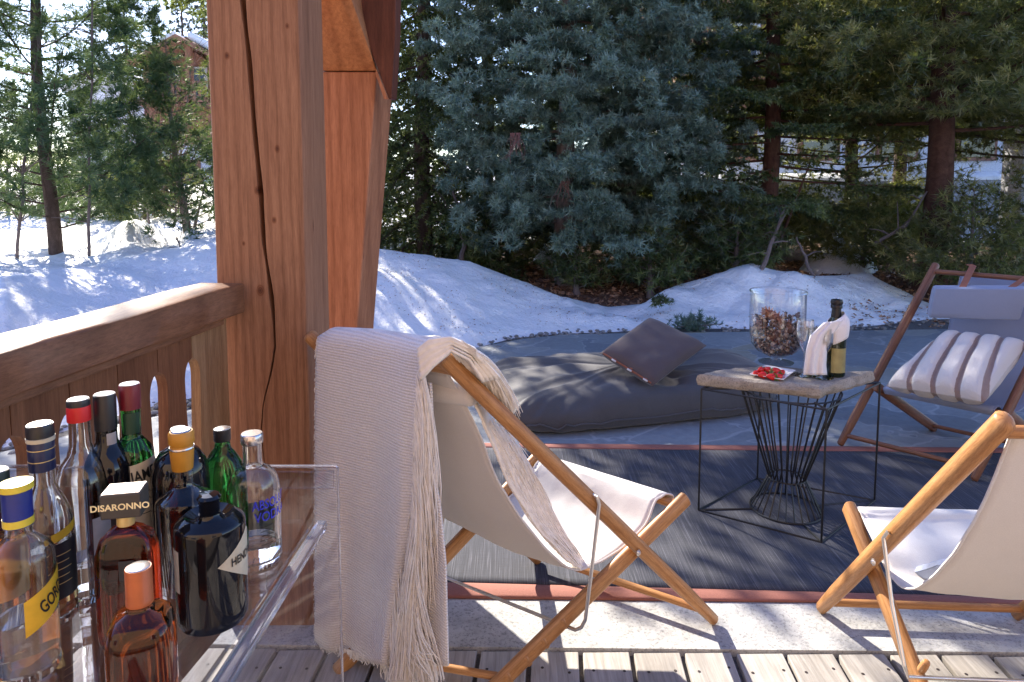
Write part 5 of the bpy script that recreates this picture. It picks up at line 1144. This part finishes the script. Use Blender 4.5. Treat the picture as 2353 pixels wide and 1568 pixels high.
capb = plain('black screw cap', (.02, .02, .024), .35); capsil = plain('silver cap', (.66, .62, .60), .25, .9); capred = plain('bright red capsule', (.62, .012, .015), .4); capburg = plain('burgundy capsule', (.16, .01, .02), .35)
capnavy = plain('navy capsule', (.014, .02, .07), .35); capblue = plain('deep blue capsule', (.015, .03, .22), .35); capyel = plain('yellow cap', (.78, .62, .06), .35); caporg = plain('copper orange cap', (.46, .115, .03), .38, .1); capcork = plain('yellow wax capsule', (.58, .27, .03), .45)
capbrown = plain('dark brown cap', (.05, .042, .036), .45); white_l = plain('white cap disc', (.82, .80, .76), .35); cream_l = plain('cream paper label', (.60, .53, .38), .7); grey_l = plain('pale grey label', (.42, .40, .38), .7); yel_l = plain('yellow label', (.80, .48, .03), .5); black_l = plain('black label', (.02, .018, .022), .4); orange_l = plain('orange label', (.75, .28, .03), .5)
GB = 'liquor bottles on the acrylic cart'; FA_ = -math.pi / 2      # angle facing the camera
class Bottle:
    def __init__(s, label, px, py, top, rpx, name='liquor_bottle'):
        s.c = G(px, py, ZS + .0008); s.s = proj(s.c)[2] / 1600; s.R = rpx * s.s; s.H = D(px, top, s.c.y).z - s.c.z
        s.t = thing(name, s.c, label, 'bottle', GB); s.face = math.atan2(-s.c.y, -s.c.x)
    def z(s, py, dy=0): return D(proj(s.c)[0], py, s.c.y - dy).z - s.c.z
    def body(s, prof, mat, hollow=0, n=40, name='glass_body', **k):
        P = [(r_ * s.R, z) for r_, z in prof]; s.P = P
        if hollow: P = P + [(max(.004, r_ - hollow), z) for r_, z in P[::-1] if z > .008] + [(max(.004, s.R - hollow * 2), .009), (0, .011)]
        return MB().lathe(P, s.c, n, **k).build(name, mat, s.t)
    def fill(s, prof, mat, name='liquid', **k): return MB().lathe([(r_ * s.R, z) for r_, z in prof], s.c, 36, **k).build(name, mat, s.t)
    def cap(s, prof, mat, name='cap', sub=None, **k):
        o = MB().lathe([(r_ * s.R, z) for r_, z in prof], s.c, 32, **k).build(name, mat, sub or s.t); return o
    def label(s, a0, a1, z0, z1, mat, skew=0, name='label', rr=1.0): return patch(s.c, s.R * rr, s.face + a0, s.face + a1, z0, z1, 20, skew).build(name, mat, s.t)
    def text(s, w_, a, z, size, mat, **k): return wrap_text(w_, s.c, s.R * k.pop('rr', 1.0), s.face + a, z, size, mat, s.t, **k)
def neckcap(b, zc0, zc1, rc, mat, top=None, flare=0, name='cap'):
    o = b.cap([(rc, zc0), (rc * 1.0, zc0 + .002), (rc + flare, zc1 - .002), (rc * .96 + flare, zc1), (0, zc1)], mat, name)
    if top: b.cap([(rc * .9 + flare, zc1 + .0004), (rc * .88 + flare, zc1 + .0012), (0, zc1 + .0014)], top, 'cap_disc', o)
    return o
def sh(zs, zn, rn_, H, foot=.94):        # standard round bottle: straight body to zs, shoulder to neck at zn
    P = [(0, 0), (foot, 0), (1, .006), (1, zs * .98)]
    for t in (.1, .25, .4, .55, .7, .85, 1): P.append((1 - (1 - rn_) * (t * t * (3 - 2 * t)) ** .9, zs + (zn - zs) * (1 - (1 - t) ** 1.35)))
    return P + [(rn_, zn + (H - zn) * .5), (rn_, H)]
# 1 blue yellow capped clear bottle (front left)
b = Bottle('clear bottle with blue and yellow cap and slanted yellow label, front left', 64, 1538, 1112, 67); H = b.H; zc = b.z(1200)
b.body(sh(b.z(1300, .02), b.z(1225, .0), .40, zc), M['bottle_clear'], .003); b.fill([(0, .012), (.90, .013), (.90, .072), (0, .072)], M['vodka'])
cp_ = neckcap(b, zc - .003, H, .44, capblue); b.cap([(.46, H - .007), (.50, H - .006), (.50, H + .002), (0, H + .003)], capyel, 'cap_rim', cp_); b.cap([(.455, zc - .002), (.455, zc + .007)], capyel, 'cap_band', cp_)
b.label(.0, 1.6, .060, .104, yel_l, .026); b.text('GORDON\'S', 1.30, .1015, .021, ink, tilt=.44, shear=.1, bold=.0004, xsc=.62)
# 2 navy capsule bottle
b = Bottle('tall clear bottle with navy neck capsule, black cap and black label at its right side', 118, 1418, 975, 54); H = b.H; z0 = b.z(1078)
b.body(sh(b.z(1205), b.z(1110), .46, z0 + .004), M['bottle_clear'], .003); b.fill([(0, .012), (.9, .013), (.9, .105), (0, .106)], M['whisky'])
neckcap(b, z0, b.z(1012), .49, capnavy, name='neck_sleeve'); b.cap([(.52, b.z(1012)), (.53, b.z(1003)), (.46, b.z(1002))], cream_l, 'cap_collar'); neckcap(b, b.z(1002), H, .51, capb, capsil)
for k, py in enumerate((1030, 1056)): b.cap([(.4945, b.z(py)), (.4945, b.z(py) + .0012)], M['ink_gold'], 'gold_line')
b.label(.15, 1.5, b.z(1360), b.z(1235), black_l, .0); b.label(.15, 1.5, b.z(1232), b.z(1212), yel_l, .01)
for k in range(5): b.label(.3, .9 - .1 * (k % 2), b.z(1262 + k * 16), b.z(1262 + k * 16) + .0012, M['ink_gold'], 0, 'small_print', 1.012)
# 3 red capsule
b = Bottle('clear round shouldered bottle with bright red neck capsule, back row left', 204, 1362, 918, 57); H = b.H; zr0, zr1 = b.z(966), b.z(932)
b.body([(0, 0), (.92, 0), (1, .008), (1, b.z(1140)), (.98, b.z(1110)), (.9, b.z(1085)), (.72, b.z(1062)), (.5, b.z(1045)), (.40, b.z(1020)), (.37, zr0), (.37, zr1)], M['bottle_clear'], .003); b.fill([(0, .012), (.93, .013), (.93, .055), (0, .056)], M['vodka'])
neckcap(b, zr0, zr1, .42, capred, name='capsule'); neckcap(b, zr1, H, .41, capb, white_l); b.label(.25, 1.35, b.z(1330), b.z(1175), grey_l); b.label(1.8, 2.9, b.z(1330), b.z(1175), white_l)
# 4 port, black capsule with white top
b = Bottle('dark bottle with long black capsule and white topped cork, between the red and burgundy capsules', 262, 1335, 906, 50); H = b.H; z0 = b.z(985)
b.body(sh(b.z(1075), b.z(1010), .44, z0 + .004), M['blackglass']); neckcap(b, z0, H, .46, capb, white_l, name='capsule'); b.label(.0, .9, b.z(1018), b.z(990), grey_l, 0, 'seal', .47)
b.label(-.6, .9, b.z(1300), b.z(1130), black_l)
# 5 whiskey, burgundy capsule, green body
b = Bottle('green whiskey bottle with burgundy capsule and cream label, tallest in the back row', 318, 1312, 883, 44); H = b.H; z0 = b.z(938)
b.body(sh(b.z(1040), b.z(1000), .46, z0 + .004), M['green']); neckcap(b, z0, H, .50, capburg, white_l, name='capsule'); b.label(-.8, .9, b.z(992), b.z(944), plain('dark green neck label', (.01, .05, .025), .4), 0, 'neck_label', .475)
b.label(-1.2, 1.4, b.z(1240), b.z(1062), cream_l, .012); b.text('JAMESON', 1.0, b.z(1078), .021, ink, tilt=.12, bold=.0005, xsc=.75)
for k in range(4): b.label(-.2 + .1 * (k % 2), .95 - .12 * (k % 3), b.z(1120 + k * 16), b.z(1120 + k * 16) + .0013, ink, 0, 'small_print')
# 6 big black bottle
b = Bottle('large round black bottle behind the yellow capped one', 424, 1320, 985, 62); H = b.H
b.body([(0, 0), (.94, 0), (1, .008), (1, b.z(1110)), (.97, b.z(1080)), (.86, b.z(1055)), (.66, b.z(1036)), (.40, b.z(1028)), (.3, b.z(1020)), (.27, b.z(1000))], M['blackglass']); neckcap(b, b.z(1002), H, .29, capb, capsil)
# 7 clear gin with yellow wax
b = Bottle('clear squat bottle with yellow wax capsule and cork, centre of the cart', 431, 1345, 990, 60); H = b.H; z0 = b.z(1078)
b.body(sh(b.z(1150), b.z(1112), .37, z0 + .004, .9), M['thin_bottle']); b.fill([(0, .012), (.9, .013), (.9, .035), (0, .036)], M['vodka'])
b.cap([(.36, z0), (.38, z0 + .002), (.43, b.z(1032)), (.43, b.z(1028)), (.40, b.z(1022)), (.46, b.z(1015)), (.45, H - .003), (.40, H), (0, H)], capcork, 'wax_capsule'); b.cap([(.36, H + .0004), (.33, H + .0018), (0, H + .002)], capsil, 'cap_disc')
b.cap([(.44, b.z(1030)), (.455, b.z(1028)), (.44, b.z(1025))], capsil, 'wire_ring')
# 8 square capped amaretto
b = Bottle('red amber liqueur bottle with a big square dark cap', 303, 1466, 1120, 64); H = b.H; z0, z1 = b.z(1178), H - .002
RZ = R(12); pw = 4.5
b.body([(0, 0), (.9, 0), (.98, .01), (1, .03), (1, b.z(1300)), (.97, b.z(1262)), (.82, b.z(1230)), (.5, b.z(1212)), (.27, b.z(1204)), (.26, z0)], M['redamber'], sx=1, sy=.62, rot=RZ, power=pw); b.cap([(.28, b.z(1204)), (.30, b.z(1200)), (.30, z0 + .002)], M['ink_gold'], 'gold_neck')
o = MB().box(b.c + Vector((0, 0, (z0 + z1) / 2)), (b.R * 1.30, b.R * 1.0, z1 - z0), Matrix.Rotation(RZ, 3, 'Z')).build('cap', capbrown, b.t, False, bevel=.002)
MB().box(b.c + Vector((0, 0, z1 + .0006)), (b.R * 1.2, b.R * .9, .0012), Matrix.Rotation(RZ, 3, 'Z')).build('cap_top', capsil, o, False)
ux = Vector((math.cos(RZ), math.sin(RZ), 0)); nf = Vector((math.sin(RZ), -math.cos(RZ), 0))
flat_text('DISARONNO', b.c + nf * (b.R * .5 + .0008) + Vector((0, 0, (z0 + z1) / 2)), ux * 1.02, Vector((0, 0, 1)), .0115, plain('pale gold lettering', (.9, .75, .42), .4), o, .0003)
MB().box(b.c + nf * (b.R * .635) + Vector((.006, 0, b.z(1290))), (b.R * .5, .001, .026), Matrix.Rotation(RZ, 3, 'Z')).build('label', black_l, b.t, False)
# 9 green flask
b = Bottle('bright green flask bottle with black screw cap, back row right', 521, 1282, 985, 51); H = b.H; z0 = b.z(1012)
b.body([(0, 0), (.93, 0), (1, .008), (1, b.z(1120)), (.96, b.z(1088)), (.8, b.z(1060)), (.55, b.z(1040)), (.36, b.z(1028)), (.31, z0)], M['green'], sx=1, sy=.75); b.cap([(.34, z0), (.36, z0 + .001), (.36, H), (0, H)], capb); b.cap([(.33, H + .0004), (.3, H + .001), (0, H + .0012)], capsil, 'cap_disc')
# 10 vodka with silver cap
b = Bottle('clear apothecary shaped vodka bottle with silver cap and blue lettering', 588, 1287, 995, 58); H = b.H; z0 = b.z(1018)
b.body([(0, 0), (.92, 0), (1, .008), (1, b.z(1140)), (.99, b.z(1122)), (.93, b.z(1102)), (.8, b.z(1086)), (.6, b.z(1076)), (.42, b.z(1070)), (.36, b.z(1060)), (.36, z0)], M['bottle_clear'], .0035); b.fill([(0, .012), (.92, .013), (.92, .036), (0, .037)], M['vodka'])
b.cap([(.40, z0), (.42, z0 + .001), (.42, H - .002), (.38, H), (0, H)], capsil)
b.text('ABSOLUT', .72, b.z(1140), .0185, M['ink_blue'], bold=.0003, xsc=.8); b.text('VODKA', .72, b.z(1167), .0185, M['ink_blue'], bold=.0003, xsc=.9)
for k in range(5): b.text('fine clear spirit', .42, b.z(1192 + k * 12), .0052, ink, shear=.3) if False else None
for k in range(6): b.label(.18 + .03 * (k % 3), .72 - .05 * (k % 2), b.z(1190 + k * 10), b.z(1190 + k * 10) + .0011, ink, 0, 'small_print')
b.label(2.1, 4.2, b.z(1245), b.z(1180), white_l, 0, 'rear_label')
# 11 squat black apothecary
b = Bottle('squat black apothecary bottle with stopper and pale diamond label', 491, 1418, 1136, 76); H = b.H; zs_ = b.z(1215, .02)
b.body([(0, 0), (.93, 0), (.99, .006), (1, .014), (1, zs_ - .003), (.985, zs_), (.93, zs_ + .004), (.7, zs_ + .012), (.42, b.z(1190)), (.33, b.z(1183)), (.31, b.z(1178))], M['blackglass']); b.cap([(.26, b.z(1180)), (.29, b.z(1172)), (.29, b.z(1150)), (.33, b.z(1145)), (.34, H - .004), (.28, H), (0, H + .001)], M['blackglass'], 'stopper')
zc_ = b.z(1318, .04); rows = []
for i in range(13):
    t = i / 12; hw2 = .036 * (1 - abs(2 * t - 1)); rows.append([Vector((b.c.x + (b.R + .0007) * math.cos(a), b.c.y + (b.R + .0007) * math.sin(a), b.c.z + zc_ + .006 + (t - .5) * 0 + k)) for a, k in [(b.face + .15 + 2.3 * t, -hw2), (b.face + .15 + 2.3 * t, hw2)]])
MB().grid(rows).build('diamond_label', cream_l, b.t); b.text('HENDRICK\'S', 1.28, zc_ + .006, .0135, ink, bold=.0003, xsc=.9)
b.label(-1.45, -1.02, b.z(1368, .04), b.z(1272, .04), grey_l, 0, 'side_label')
# 12 copper cap amber
b = Bottle('dark amber bottle with copper orange cap at the front edge', 334, 1640, 1303, 70); b.c = b.c; H = b.H; z0 = b.z(1386)
b.body([(0, 0), (.95, 0), (1, .008), (1, b.z(1465)), (.97, b.z(1440)), (.88, b.z(1420)), (.66, b.z(1405)), (.42, b.z(1398)), (.36, b.z(1392)), (.355, z0)], M['amber'], power=3.6, rot=R(20)); b.cap([(.38, z0), (.41, z0 + .001), (.41, z0 + .006), (.40, z0 + .0065), (.40, H - .001), (.38, H), (0, H)], caporg); b.cap([(.36, H + .0004), (.33, H + .001), (0, H + .0012)], capsil, 'cap_disc')
# 13 dark one at the left border
b = Bottle('dark bottle with black cap and orange label cut by the left edge', 14, 1470, 1082, 60); H = b.H
b.body(sh(b.z(1210), b.z(1170), .42, b.z(1130)), M['amber']); neckcap(b, b.z(1170), H, .45, plain('green black cap', (.015, .03, .025), .35), white_l); b.label(-.8, 1.1, b.z(1350), b.z(1215), orange_l)
